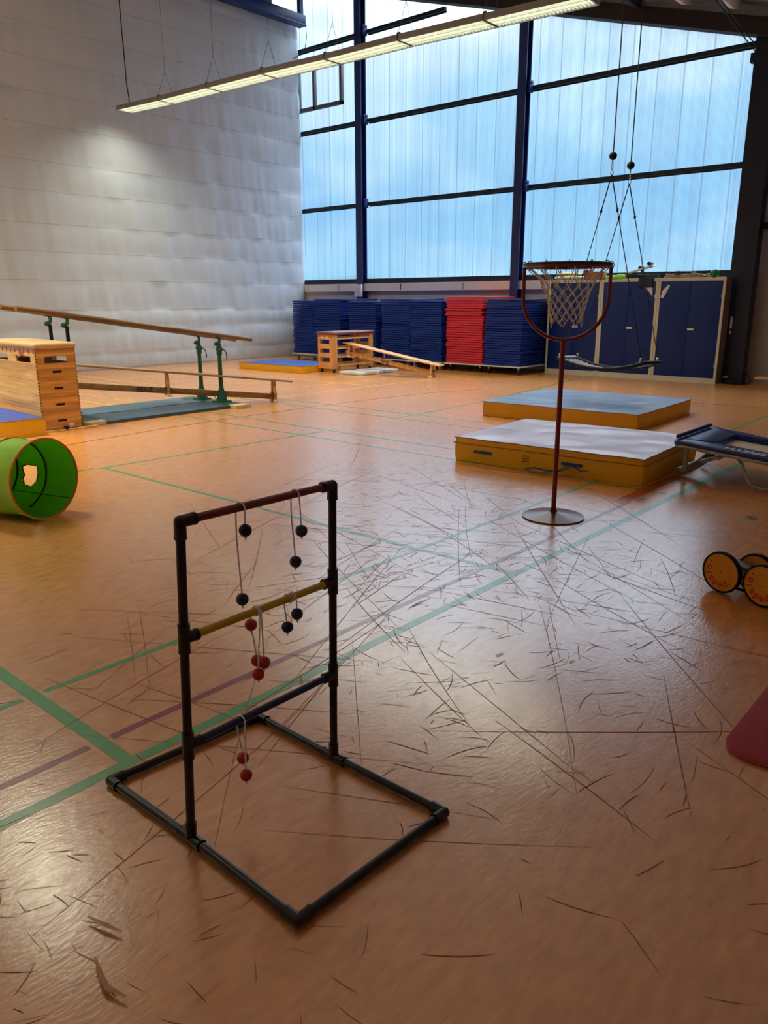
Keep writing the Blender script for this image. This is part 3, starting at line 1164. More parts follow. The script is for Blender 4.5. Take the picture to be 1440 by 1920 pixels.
pts = [c0 - sd * RR + Vector((0, 0, ZH - .005)), c0 - sd * RR + Vector((0, 0, ZH - .1))] + pts + \
      [c0 + sd * RR + Vector((0, 0, ZH - .1)), c0 + sd * RR + Vector((0, 0, ZH - .005))]
b.tube(pts, .0125, 14)
obj('yoke', b, M['hoop_red'], t)
b = MB()
ring = [c0 + Vector((RR * math.cos(i * math.pi / 30), RR * math.sin(i * math.pi / 30), ZH)) for i in range(60)]
b.tube(ring, .010, 10, closed=True)
obj('ring', b, M['hoop_red'], t)
b = MB()
ring2 = [p + Vector((0, 0, .012)) for p in ring]
b.tube(ring2, .0115, 8, closed=True)
for i in range(12):
    p = ring[i * 5]
    d = (p - c0)
    d.z = 0
    d.normalize()
    q = [p + d * (math.cos(a) * .018) + Vector((0, 0, .006 + math.sin(a) * .026)) for a in [2 * math.pi * k_ / 10 for k_ in range(10)]]
    b.tube(q, .003, 6, closed=True)
o = obj('ring_wrap', b, M['tape_green'], t)
o['label'] = 'dark green wrapping on top of the ring'
b = MB()
rows = [(.275, -.01), (.170, -.125), (.150, -.170), (.135, -.213), (.123, -.254), (.115, -.294), (.110, -.332), (.107, -.368)]
nn = 14


def node(r_i, j, ph):
    r_, z_ = rows[r_i]
    a = 2 * math.pi * (j + ph) / nn
    wob = .008 * math.sin(j * 2.3 + r_i * 1.7)
    return c0 + Vector(((r_ + wob) * math.cos(a) + .012 * (r_i > 0), (r_ + wob) * math.sin(a), ZH + z_ + wob * .8))


for i in range(len(rows) - 1):
    ph = 0.5 * (i % 2)
    ph2 = 0.5 * ((i + 1) % 2)
    for j in range(nn):
        a_ = node(i, j, ph)
        for dj in ((0, -1) if ph == 0 else (0, 1)):
            e_ = node(i + 1, j + dj, ph2)
            mid = (a_ + e_) / 2
            if i == 0:
                mid += (c0 + Vector((0, 0, mid.z)) - mid) * .16 - Vector((0, 0, .015))
            b.tube([a_, mid, e_], .0031, 5)
    for j in range(nn):
        if i > 0:
            b.sphere(node(i, j, ph), .0042, 6)
for j in range(nn):
    a_ = node(7, j, .5)
    e_ = node(7, j + 1, .5)
    if j % 2 == 0:
        b.tube([a_, (a_ + e_) / 2 - Vector((0, 0, .022 + .012 * (j % 4 == 0))), e_], .0026, 5)
obj('net', b, M['net'], t, smooth=80)


# ------------------------------------------------------------------ thick landing mats
def landing_mat(name, label, cat, cx_, cy_, sx, sy, h, rz, top, side, group=None, seamz=None, puff=.01, z0=0.0, sag=0.0):
    t = thing(name, label, cat, (cx_, cy_, z0), rz, group)
    Mx = P(t)
    b = MB(Mx)
    # body: sides
    n = 24
    ring_pts = []
    for s_, e_ in (((-1, -1), (1, -1)), ((1, -1), (1, 1)), ((1, 1), (-1, 1)), ((-1, 1), (-1, -1))):
        for i in range(n):
            f = i / n
            ring_pts.append((s_[0] + (e_[0] - s_[0]) * f, s_[1] + (e_[1] - s_[1]) * f))
    lv_ = 6
    vs = []
    m_ = len(ring_pts)
    for k_ in range(lv_ + 1):
        f = k_ / lv_
        bul = puff * math.sin(math.pi * f)
        for i, (u, v) in enumerate(ring_pts):
            wv = .004 * noise.noise(Vector((u * 6 * sx + cx_, v * 6 * sy, f * 2)))
            ex = bul + wv
            corner = 1 - .012 * (abs(u) > .99 and abs(v) > .99)
            vs.append((u * sx / 2 * corner + ex * (u if abs(u) > .99 else 0), v * sy / 2 * corner + ex * (v if abs(v) > .99 else 0), h * f * .985 + .002))
    fs = []
    for k_ in range(lv_):
        for i in range(m_):
            i2 = (i + 1) % m_
            fs.append((k_ * m_ + i, k_ * m_ + i2, (k_ + 1) * m_ + i2, (k_ + 1) * m_ + i))
    fs.append(list(range(m_))[::-1])
    b.add(vs, fs)
    obj('side_cover', b, side, t, smooth=50)
    # top sheet, gently creased
    b = MB(Mx)
    g = 44
    vs = []
    for j in range(g + 1):
        for i in range(g + 1):
            u, v = -1 + 2 * i / g, -1 + 2 * j / g
            ed = min(1, (1 - max(abs(u), abs(v))) * 6)
            cr = abs(noise.noise(Vector((u * 1.6 + cx_, v * 1.6 + cy_, .3)))) * .022
            cr2 = abs(noise.noise(Vector((u * 3.3 + v * 1.2, v * 2.3 + cx_, 1.7)))) * .010
            vs.append((u * sx / 2, v * sy / 2, h - sag * (1 - u * u) * (1 - v * v) + ed * (cr + cr2 - .006)))
    fs = [(j * (g + 1) + i, j * (g + 1) + i + 1, (j + 1) * (g + 1) + i + 1, (j + 1) * (g + 1) + i) for j in range(g) for i in range(g)]
    b.add(vs, fs)
    obj('top_cover', b, top, t, smooth=60)
    b = MB(Mx)
    e_ = [(-sx / 2, -sy / 2), (sx / 2, -sy / 2), (sx / 2, sy / 2), (-sx / 2, sy / 2)]
    pts = []
    for i in range(4):
        a_, c_ = e_[i], e_[(i + 1) % 4]
        for q in range(12):
            f = q / 12
            pts.append((a_[0] + (c_[0] - a_[0]) * f, a_[1] + (c_[1] - a_[1]) * f, h - .004 + .003 * math.sin(q * 1.9)))
    b.tube(pts, .0045, 6, closed=True)
    if seamz:
        b.tube([(x * (1 + .012), y * (1 + .012), seamz + (z - h) * .5) for x, y, z in pts], .0035, 6, closed=True)
    obj('seam_piping', b, M['seam_yellow'], t)
    return t


t = landing_mat('landing_mat', 'thick sheen-tinted mauve-topped yellow landing mat with blue handle straps, behind the hoop stand', 'mat', -3.53, 6.97, 1.90, 1.48, .235,
                math.radians(3.0), M['mat_mauve_sheen'], M['mat_yellow'], 'landing mats', seamz=.18, puff=.008)
Mx = P(t)
b = MB(Mx)
for x in (-.62, .30):
    b.box(x - .10, x + .10, -.757, -.748, .098, .125)
obj('handle_strap', b, M['strap'], t)
b = MB(Mx)
loop = [(.26, -.76, .10), (.20, -.80, .05), (.08, -.87, .02), (-.03, -.90, .022), (-.09, -.88, .045), (-.02, -.84, .055), (.10, -.82, .04), (.22, -.80, .05), (.31, -.765, .10)]
b.tube(loop, .012, 6, flat=.25)
b.tube([(.31, -.762, .11), (.36, -.78, .09), (.42, -.79, .07), (.47, -.785, .085)], .012, 6, flat=.25)
obj('handle_loop', b, M['strap'], t, smooth=60)
b = MB(Mx)
for i in range(3):
    for j in range(3):
        b.cyl((-.18 + i * .024, -.758, .085 + j * .024), (-.18 + i * .024, -.752, .085 + j * .024), .0055, n=8)
obj('vent_eyelet', b, M['black_matte'], t)

landing_mat('landing_mat', 'grey-blue topped yellow landing mat under the nest swing', 'mat', -4.88, 9.90, 2.18, 1.96, .20,
            math.radians(2.2), M['mat_grey_blue'], M['mat_yellow'], 'landing mats', puff=.006)
landing_mat('landing_mat', 'blue-topped yellow landing mat beside the tall vaulting box, at the left edge', 'mat', -10.005, 3.53, 2.0, 1.5, .21,
            math.radians(-2), M['mat_blue'], M['mat_yellow'], 'landing mats', puff=.008)
landing_mat('landing_mat', 'flat blue-topped yellow landing mat far off, left of the small vaulting box', 'mat', -13.42, 12.15, 2.05, 1.25, .145,
            math.radians(2), M['mat_blue'], M['mat_yellow'], 'landing mats', puff=.004)


# ------------------------------------------------------------------ trampoline (low end off to the right)
t = thing('mini_trampoline', 'mini trampoline with blue padded rim and grey tube frame at the right edge', 'trampoline', (-1.9, 7.2, 0))
TX0, TX1, TY0, TY1 = -2.50, -1.25, 6.74, 7.72
tz = lambda x: .335 - .075 * (x - TX0) / (1.25 - .35)


def trect(x0, x1, y0, y1, r, dz, n=6):
    pts = []
    for cx_, cy_, a0 in ((x1 - r, y1 - r, 0), (x0 + r, y1 - r, 90), (x0 + r, y0 + r, 180), (x1 - r, y0 + r, 270)):
        for i in range(n + 1):
            a = math.radians(a0 + 90 * i / n)
            x, y = cx_ + r * math.cos(a), cy_ + r * math.sin(a)
            pts.append((x, y, tz(x) + dz))
    return pts


b = MB()
b.tube(trect(TX0 + .01, TX1, TY0 + .01, TY1 - .01, .09, -.03), .016, 12, closed=True)
obj('frame', b, M['tramp_frame'], t)
W = .21
b = MB()
WE = .31
o_ = trect(TX0, TX1, TY0, TY1, .07, 0)
i_ = trect(TX0 + WE, TX1 - W, TY0 + W, TY1 - W, .03, 0)
k_ = len(o_)
vs = []
for lst, dz in ((o_, -.03), (o_, .012), (i_, .022), (i_, -.034)):
    vs += [(p[0], p[1], p[2] + dz) for p in lst]
mid_o = [((a[0] * .5 + c[0] * .5), (a[1] * .5 + c[1] * .5), a[2] * .5 + c[2] * .5 + .024) for a, c in zip(o_, i_)]
vs2 = vs[:2 * k_] + mid_o + vs[2 * k_:]
fs = []
for a in range(4):
    for i in range(k_):
        i2 = (i + 1) % k_
        fs.append((a * k_ + i, a * k_ + i2, (a + 1) * k_ + i2, (a + 1) * k_ + i))
for i in range(k_):
    i2 = (i + 1) % k_
    fs.append((4 * k_ + i, 4 * k_ + i2, i2, i))
b.add(vs2, fs)
obj('rim_pad', b, M['tramp_blue'], t, bevel=.006, smooth=50)
b = MB()
b.tube([(TX0 + .02, TY0 + .08, tz(TX0) + .035), (TX0 + .02, TY1 - .08, tz(TX0) + .035)], .018, 8)
obj('end_roll', b, M['tramp_blue'], t)
b = MB()
for yy in (TY0 + W * .55, TY1 - W * .55):
    for x0, x1 in ((TX0 + .02, TX0 + W),):
        b.tube([(TX0 + .03, yy - .08 if yy < 7.2 else yy + .08, tz(TX0) + .03), (TX0 + WE, TY0 + W if yy < 7.2 else TY1 - W, tz(TX0 + WE) + .024)], .003, 5)
obj('pad_seam', b, M['black_matte'], t)
b = MB()
q = [(TX0 + WE - .03, TY0 + W - .03), (TX1 - W + .03, TY0 + W - .03), (TX1 - W + .03, TY1 - W + .03), (TX0 + WE - .03, TY1 - W + .03)]
b.add([(x, y, tz(x) - .03) for x, y in q] + [(x, y, tz(x) - .036) for x, y in q], [(0, 1, 2, 3), (7, 6, 5, 4), (0, 4, 5, 1), (1, 5, 6, 2), (2, 6, 7, 3), (3, 7, 4, 0)])
obj('jump_bed', b, M['tramp_bed'], t)
b = MB()
tilt = -math.atan(.075 / .9)
for yy, nrm in ((TY0 + .075, 1), (TY1 - .09, 1)):
    Mt = Matrix.Translation((-1.90, yy, tz(-1.86) + .0262)) @ Matrix.Rotation(-tilt, 4, 'Y') @ Matrix.Rotation(math.pi, 4, 'Z') @ \
        Matrix.Rotation(math.radians(4 if yy > 7.2 else -4), 4, 'X')
    b.text('SPIETH', .11, Mt, 0, .0012, .002)
    Mt2 = Mt @ Matrix.Translation((-.27, 0, 0))
    b.prism([(-.05, -.025), (.05, 0), (-.05, .025), (-.035, 0)], -.001, .001, Mt2)
obj('lettering', b, M['letter_white'], t)
for yy in (TY0 + .05, TY1 - .05):
    sgn = 1 if yy < 7.2 else -1
    b = MB()
    b.tube([(-1.96, yy, tz(-1.96) - .035), (-1.91, yy, .20), (-1.86, yy, .085), (-1.82, yy, .03), (-1.74, yy, .014), (-1.4, yy, .014), (-1.3, yy, .04), (-1.24, yy, .18)], .0125, 10)
    obj('leg', b, M['tramp_frame'], t, smooth=60)
b = MB()
b.tube([(-2.46, TY0 + .12, .045), (-2.36, TY0 + .30, .10), (-2.31, TY0 + .44, .16)], .04, 16)
obj('support_leg', b, M['tramp_frame'], t)
b = MB()
b.tube([(-2.33, TY0 + .30, .13), (-2.12, TY0 + .14, .22), (-2.06, TY0 + .06, .255)], .02, 10)
obj('cross_tube', b, M['tramp_frame'], t)
b = MB()
b.box(-2.42, -2.39, TY0 + .1, TY0 + .13, .06, .29)
obj('hinge_plate', b, M['tramp_frame'], t)
b = MB()
b.tube([(-2.44, TY1 - .3, .04), (-2.38, TY1 - .12, .18), (-2.36, TY1 - .06, .28)], .02, 10)
obj('support_leg', b, M['tramp_frame'], t)
b = MB()
b.cyl((-2.285, TY0 + .432, .165), (-2.284, TY0 + .438, .166), .030, n=16)  # black disc stands in for the shade inside the open tube end
obj('tube_opening_shade', b, M['black_matte'], t)

# ------------------------------------------------------------------ pedal roller
w1 = Vector((-1.213, 4.190, .115))
w2 = Vector((-.980, 4.118, .115))
ax = (w2 - w1).normalized()           # direction of travel
sdp = Vector((-ax.y, ax.x, 0))        # away from camera
t = thing('pedal_roller', 'small pedal roller with yellow black-tyred wheels at the right edge', 'toy', (-1.0, 4.3, 0))
wp = [(w1, 1), (w2, 1), (w1 + sdp * .235 + ax * .10, 0), (w2 + sdp * .235 + ax * .10, 0)]
wpos = [w1, w2, w1 + ax * .12 + sdp * .13, w2 - ax * .0 + sdp * .36, w2 + ax * .12 + sdp * .13, w1 + sdp * .36 + ax * .10]
wpos = wpos[:4]
for wi, c in enumerate(wpos):
    Mw = Matrix.Translation(c) @ Matrix((ax, Vector((0, 0, 1)), -sdp)).transposed().to_4x4()
    b = MB(Mw)
    b.lathe([(.103, -.010), (.106, -.006), (.106, .006), (.103, .010), (.02, .0105)], 48)
    wo = obj('wheel', b, M['pedal_yellow'], t)
    ROOTM[wo.name] = ROOTM[t.name]
    b = MB(Mw)
    b.tube([(math.cos(2 * math.pi * i / 60) * .107, math.sin(2 * math.pi * i / 60) * .107, 0) for i in range(60)], .0085, 8, closed=True, flat=1.0)
    b.lathe([(.104, -.014), (.113, -.012), (.113, .012), (.104, .014), (.104, -.014)], 60, caps=False)
    obj('tyre', b, M['black_matte'], wo)
    if wi < 2:
        b = MB(Mw)
        word = 'pedalo'
        for q_, ch in enumerate(word):
            a = math.radians(-62 - q_ * 26)
            Ml = Matrix.Rotation(a, 4, 'Z') @ Matrix.Translation((.074, 0, .011)) @ Matrix.Rotation(math.radians(-90), 4, 'Z')
            Ml = Matrix.Rotation(a, 4, 'Z') @ Matrix.Translation((.074, 0, .011)) @ Matrix.Rotation(-math.pi / 2, 4, 'Z')
            b.text(ch, .054, Ml, 0, .0006, .0016)
        for q_ in range(22):
            a = math.radians(150 - q_ * 8.6)
            b.box(.056, .060, -.0018, .0018, .0105, .0112, 0, Matrix.Rotation(a, 4, 'Z'))
        obj('wheel_lettering', b, M['letter_red'], wo)
        b = MB(Mw)
        for a, r_ in ((0, 0), (math.radians(140), .078), (math.radians(-42), .078)):
            b = MB(Mw)
            b.cyl((r_ * math.cos(a), r_ * math.sin(a), .010), (r_ * math.cos(a), r_ * math.sin(a), .0125), .0035, n=10)
            obj('screw', b, M['black_matte'], wo)
for s_ in (.05, .20):
    b = MB()
    a_ = w1 + sdp * s_ - ax * .02
    c_ = w2 + sdp * s_ + ax * .1
    b.prism([(-.02, .03), (.05, .055), (.30, .055), (.38, .02), (.30, .035), (.05, .035)], 0, .085,
            Matrix.Translation(a_) @ Matrix((ax, Vector((0, 0, 1)), -sdp)).transposed().to_4x4() @ Matrix.Translation((0, 0, -.06)))
    obj('footboard', b, M['step_grey'], t, bevel=.003)
b = MB()
for c in (w1, w2):
    b.cyl(c + Vector((0, 0, -.0)), c + sdp * .36, .008, n=10)
b.cyl(w1 + Vector((0, 0, -.07)) + sdp * .02, w2 + Vector((0, 0, -.07)) + sdp * .02, .008, n=10)
b.cyl(wpos[2], wpos[2] - sdp * .12, .006, n=8)
obj('axle', b, M['black_matte'], t)

# ------------------------------------------------------------------ red foam mat at the right edge
b = MB()
pts = []
r = .10
for cx_, cy_, a0 in ((-.10 - r, 4.0 - r, 0), (-.695 + r, 4.0 - r, 90), (-.695 + r, 2.60 + r, 180), (-.10 - r, 2.60 + r, 270)):
    for i in range(9):
        a = math.radians(a0 + 90 * i / 8)
        pts.append((cx_ + r * math.cos(a), cy_ + r * math.sin(a)))
b.prism(pts, 0.0005, .015)
n_ = len(pts)
mm = len(b.f)
for i in range(2, mm):
    b.m[i] = 1
tag(obj('exercise_mat', b, [M['red_mat'], M['red_mat_edge']], None, .002), 'dark red foam exercise mat with rounded corner at the right edge', 'mat')

# ------------------------------------------------------------------ play tunnel
t = thing('play_tunnel', 'lime green fabric play tunnel with orange rings at the left edge', 'tunnel', (-5.45, 2.5, 0))
tcx, tcy, tr = -5.44, 2.515, .295
adir = Vector((math.cos(math.radians(195)), math.sin(math.radians(195)), 0))
aside = Vector((-adir.y, adir.x, 0))
aside = aside if aside.y > 0 else -aside


def tun(s_, a, r_):
    sq = 1.0 - .035 * min(1, s_ / .3)
    return Vector((tcx, tcy, tr)) + adir * s_ + aside * (math.cos(a) * r_) + Vector((0, 0, math.sin(a) * r_ * sq - (tr * (1 - sq))))


hole = [(.41, .012), (.47, .022), (.53, .018), (.585, -.005), (.575, -.05), (.555, -.075), (.575, -.10), (.535, -.150), (.46, -.158), (.42, -.12), (.405, -.05)]


def inhole(s_, z_):
    c = False
    n_ = len(hole)
    for i in range(n_):
        x1, y1 = hole[i]
        x2, y2 = hole[(i + 1) % n_]
        if (y1 > z_) != (y2 > z_) and s_ < (x2 - x1) * (z_ - y1) / (y2 - y1) + x1:
            c = not c
    return c


b = MB()
ns_, na = 96, 120
vs, fs = [], []
for i in range(ns_ + 1):
    s_ = 1.9 * i / ns_
    ph = (s_ % .32) / .32
    rr = tr - .012 * math.sin(math.pi * ph)
    for j in range(na):
        a = 2 * math.pi * j / na
        vs.append(tun(s_, a, rr + .005 * noise.noise(Vector((s_ * 6, math.cos(a) * 3, math.sin(a) * 3))) * (ph > .02)))
for i in range(ns_):
    for j in range(na):
        j2 = (j + 1) % na
        s_ = 1.9 * (i + .5) / ns_
        a = 2 * math.pi * (j + .5) / na
        if math.cos(a) > 0.2 and inhole(s_, math.sin(a) * tr):
            continue
        fs.append((i * na + j, i * na + j2, (i + 1) * na + j2, (i + 1) * na + j))
b.add(vs, fs)
vs_in = [Vector((tcx, tcy, 0)) for _ in ()]
fab = obj('fabric', b, [M['green_cloth'], M['green_in']], t, smooth=80)
sm = fab.modifiers.new('lining', 'SOLIDIFY')
sm.thickness = .002
sm.offset = -1
sm.material_offset = 1
for i, s_ in enumerate((0.0, .32, .64, .96, 1.28, 1.6, 1.9)):
    b = MB()
    b.tube([tun(s_, 2 * math.pi * j / 60, tr + (.002 if i else .0)) for j in range(60)], .007, 8, closed=True)
    obj('ring_binding', b, M['orange_band'], t)
    if i and i < 4:
        b = MB()
        b.tube([tun(s_, math.radians(-70 + 150 * j / 40), tr - .010) for j in range(41)], .007, 6)
        obj('inner_binding', b, M['dark_green_band'], t)
b = MB()
hp = [tun(s_, math.asin(z_ / tr), tr - .006) for s_, z_ in hole]
b.tube(hp, .006, 6, closed=True)
b.tube([tun(s_, math.radians(-42), tr - .014) for s_ in [.01 + .1 * i for i in range(16)]], .003, 5)
obj('window_binding', b, M['dark_green_band'], t)

# ------------------------------------------------------------------ big vaulting box
VL, VW = 1.50, .475
rz = math.radians(-4.2)
vm = place((-9.14, 4.285, 0), rz)       # local: +y across the end face, -x along the box
t = thing('vaulting_box', 'tall wooden vaulting box with pale leather top at the left', 'vaulting box', M=vm)


def board(b, ax_, c, u0, u1, z0, z1, th, holes=(), m=0):
    """vertical board with rectangular holes; ax_='x' runs along x at y=c, 'y' runs along y at x=c"""
    us = sorted(set([u0, u1] + [h for q in holes for h in q[:2]]))
    zs_ = sorted(set([z0, z1] + [h for q in holes for h in q[2:]]))
    for ua, ub in zip(us[:-1], us[1:]):
        for za, zb in zip(zs_[:-1], zs_[1:]):
            um, zm = (ua + ub) / 2, (za + zb) / 2
            if any(q[0] < um < q[1] and q[2] < zm < q[3] for q in holes):
                continue
            if ax_ == 'x':
                b.box(ua, ub, c, c + th, za, zb, m)
            else:
                b.box(c, c + th, ua, ub, za, zb, m)


zsec = [.03, .225, .42, .615, .81, .985]
for i in range(5):
    z0, z1 = zsec[i] + .0015, zsec[i + 1] - .0015
    zc = (z0 + z1) / 2
    b = MB(vm)
    th = .022
    top = i == 4
    if top:
        he = [(.10, VW - .10, z0 + .005, z0 + .085)]
        hs = [(-.62, -.16, z0 + .005, z0 + .085), (-1.34, -.88, z0 + .005, z0 + .085)]
    else:
        he = [(VW / 2 - .055, VW / 2 + .055, zc - .014, zc + .014)]
        hs = []
    board(b, 'y', -th, 0, VW, z0, z1, th, he, 1)
    board(b, 'y', -VL, 0, VW, z0, z1, th, he, 1)
    board(b, 'x', 0, -VL + th, -th, z0, z1, th, hs, 0)
    board(b, 'x', VW - th, -VL + th, -th, z0, z1, th, hs, 0)
    # finger joints
    for q_ in range(5):
        zz = z0 + .018 + q_ * .036
        b.box(-.021, .0012, -.0012, .010, zz, zz + .014, 2)
        b.box(-.021, .0012, VW - .010, VW + .0012, zz, zz + .014, 2)
    if not top:
        b.box(-.030, -.0225, VW / 2 - .07, VW / 2 + .07, zc - .03, zc + .03, 2)  # dark panel behind the handle slot stands in for the shade inside
    obj('box_section', b, [M['vault'], M['vault_end'], M['joint']], t)
b = MB(vm)
b.box(-VL - .02, .02, -.02, VW + .02, .985, 1.055)
obj('padded_top', b, M['leather'], t, bevel=.03, smooth=60, seg=4)
b = MB(vm)
for i in range(9):
    x = -.05 - i * .14
    b.box(x - .006, x + .006, -.004, 0, .93, .975, 1)
b.box(-VL, .0, -.003, 0, .955, .985, 0)
obj('leather_flap', b, [M['leather'], M['black_matte']], t)
b = MB(vm)
b.text('BENZ', .055, Matrix.Translation((-.42, -.004, .925)) @ Matrix.Rotation(math.pi / 2, 4, 'X'), 0, .0008, .0015)
obj('lettering', b, M['letter_red'], t)
b = MB(vm)
b.box(-VL + .02, -.02, .03, VW - .03, 0.006, .03)
b.box(-.04, .03, .0, VW + .19, 0.0, .022)
b.box(-VL - .02, -VL + .05, .0, VW + .04, 0.0, .022)
obj('base_skid', b, M['beech'], t, bevel=.003)
b = MB(vm)
b.box(.0, .0018, .30, .375, .035, .085, 0)
for q_ in range(3):
    b.box(.0015, .0026, .305 + .022 * q_, .318 + .022 * q_, .045, .055, 1)
    b.box(.0015, .0026, .305, .318, .042 + .014 * q_, .05 + .014 * q_, 1)
obj('notice_sticker', b, [M['white'], M['letter_red']], t)
b = MB(vm)
b.box(0, .03, .24, .30, .03, .05)
b.cyl((.02, .26, .03), (.05, .27, .02), .008, n=8)
obj('latch', b, M['black_matte'], t)

# ------------------------------------------------------------------ parallel bars
t = thing('parallel_bars', 'parallel bars with sloping brown rails on green posts behind the tall vaulting box', 'gym apparatus', (-9.85, 6.2, 0))
PB = [((-9.60, 7.29), .995, 4.95, 1.325), ((-10.10, 7.29), .995, 4.98, 1.335)]
for pi, ((x, y), zn, yf, zf) in enumerate(PB):
    ylo, yhi = (4.335, 7.91) if pi == 0 else (4.373, 8.0)
    sl = (zn + .02 - (zf + .02)) / (y - yf)
    zr_ = lambda yy: zn + .035 + sl * (yy - y)
    b = MB()
    n_ = 14
    pts = [(x, ylo + (yhi - ylo) * i / n_, zr_(ylo + (yhi - ylo) * i / n_)) for i in range(n_ + 1)]
    b.tube(pts, .034, 16, flat=1.0)
    obj('rail', b, M['rail_wood'], t)
    for (yy, zt) in ((y, zn), (yf, zf)):
        b = MB()
        if yy == y:
            b.cyl((x, yy, .05), (x, yy, zt - .24), .036, .030, n=16)
            b.tube([(x, yy, .04), (x, yy, .10), (x, yy, .20), (x, yy, .25)], [.085, .075, .05, .038], 12)
            b.box(x - .11, x + .11, yy - .10, yy + .10, .045, .06)
            b.cyl((x, yy, zt - .25), (x, yy, zt - .13), .042, n=14)
            b.cyl((x - .05, yy, zt - .17), (x + .06, yy, zt - .17), .028, n=10)
            b.cyl((x, yy, zt - .13), (x, yy, zt - .09), .03, n=12)
            obj('post', b, M['pb_green'], t)
        else:
            b.tube([(x, yy, .05), (x, yy, .25)], [.08, .036], 12)
            b.cyl((x, yy, .2), (x, yy, 1.0), .034, n=14)
            obj('post', b, M['pb_green'], t)
            b = MB()
            for q_ in range(11):
                b.cyl((x, yy, .98 + q_ * .022), (x, yy, .996 + q_ * .022), .024, n=12)
            b.cyl((x, yy, .95), (x, yy, zt - .10), .020, n=12)
            obj('inner_post', b, M['black_matte'], t)
        b = MB()
        b.tube([(x - .03, yy - .04, zt - .11), (x - .02, yy - .035, zt - .085), (x + .01, yy, zt - .07), (x + .01, yy + .01, zt - .03), (x, yy, zt + .012)], [.028, .030, .026, .022, .024], 10)
        b.box(x - .022, x + .022, yy - .06, yy + .06, zr_(yy) - .032, zr_(yy) - .016)
        obj('rail_joint', b, M['pb_green'], t)
        if yy == y:
            b = MB()
            b.tube([(x + .04, yy + .05, zt - .17), (x + .05, yy + .09, zt - .22), (x + .05, yy + .10, zt - .30), (x + .045, yy + .085, zt - .32)], .008, 8)
            obj('lever', b, M['black_matte'], t)
b = MB()
b.box(-10.5, -9.06, 7.12, 7.40, .0, .045)
obj('base_crossbar', b, M['pb_green'], t, bevel=.004)
b = MB()
b.box(-10.4, -9.2, 4.88, 5.10, .0, .045)
obj('base_crossbar', b, M['pb_green'], t, bevel=.004)
b = MB()
b.box(-9.20, -9.02, 7.10, 7.36, .0, .052)
b.box(-9.28, -9.16, 4.86, 5.12, .0, .056)
obj('end_block', b, M['wood_block'], t, bevel=.004)
b = MB()
b.tube([(-9.75, 7.30, .06), (-9.86, 7.32, .16), (-10.0, 7.3, .07)], .006, 6)
obj('chain', b, M['black_matte'], t)
for label, x0, x1, m_, zt in (('shade-darkened teal padded mat strip at the near side between the parallel bars', -9.83, -9.165, 'teal_shaded', .052),
                              ('lighter teal padded mat strip at the far side between the parallel bars', -10.50, -9.845, 'teal', .058)):
    b = MB()
    g = 24
    vs = []
    for zq in (0, 1):
        for j in range(g + 1):
            for i in range(9):
                u, v = i / 8, j / g
                ed = min(1, 8 * min(u, 1 - u, v, 1 - v) + .2)
                y = 5.12 + v * (7.10 - 5.12)
                vs.append((x0 + u * (x1 - x0), y, (zt * (.75 + .25 * ed) + .005 * noise.noise(Vector((u * 3, v * 9, x0)))) if zq else .001))
    fs = []
    o2 = (g + 1) * 9
    for j in range(g):
        for i in range(8):
            q = (j * 9 + i, j * 9 + i + 1, (j + 1) * 9 + i + 1, (j + 1) * 9 + i)
            fs.append(tuple(o2 + a for a in q))
            fs.append(q[::-1])
    for j in range(g):
        for i in (0, 8):
            a_, c_ = j * 9 + i, (j + 1) * 9 + i
            fs.append((a_, c_, c_ + o2, a_ + o2))
    for i in range(8):
        for j in (0, g):
            a_, c_ = j * 9 + i, j * 9 + i + 1
            fs.append((a_, c_, c_ + o2, a_ + o2))
    b.add(vs, fs)
    tag(obj('padded_mat', b, M[m_], None, 0, 60), label, 'mat', 'teal mats between the bars')


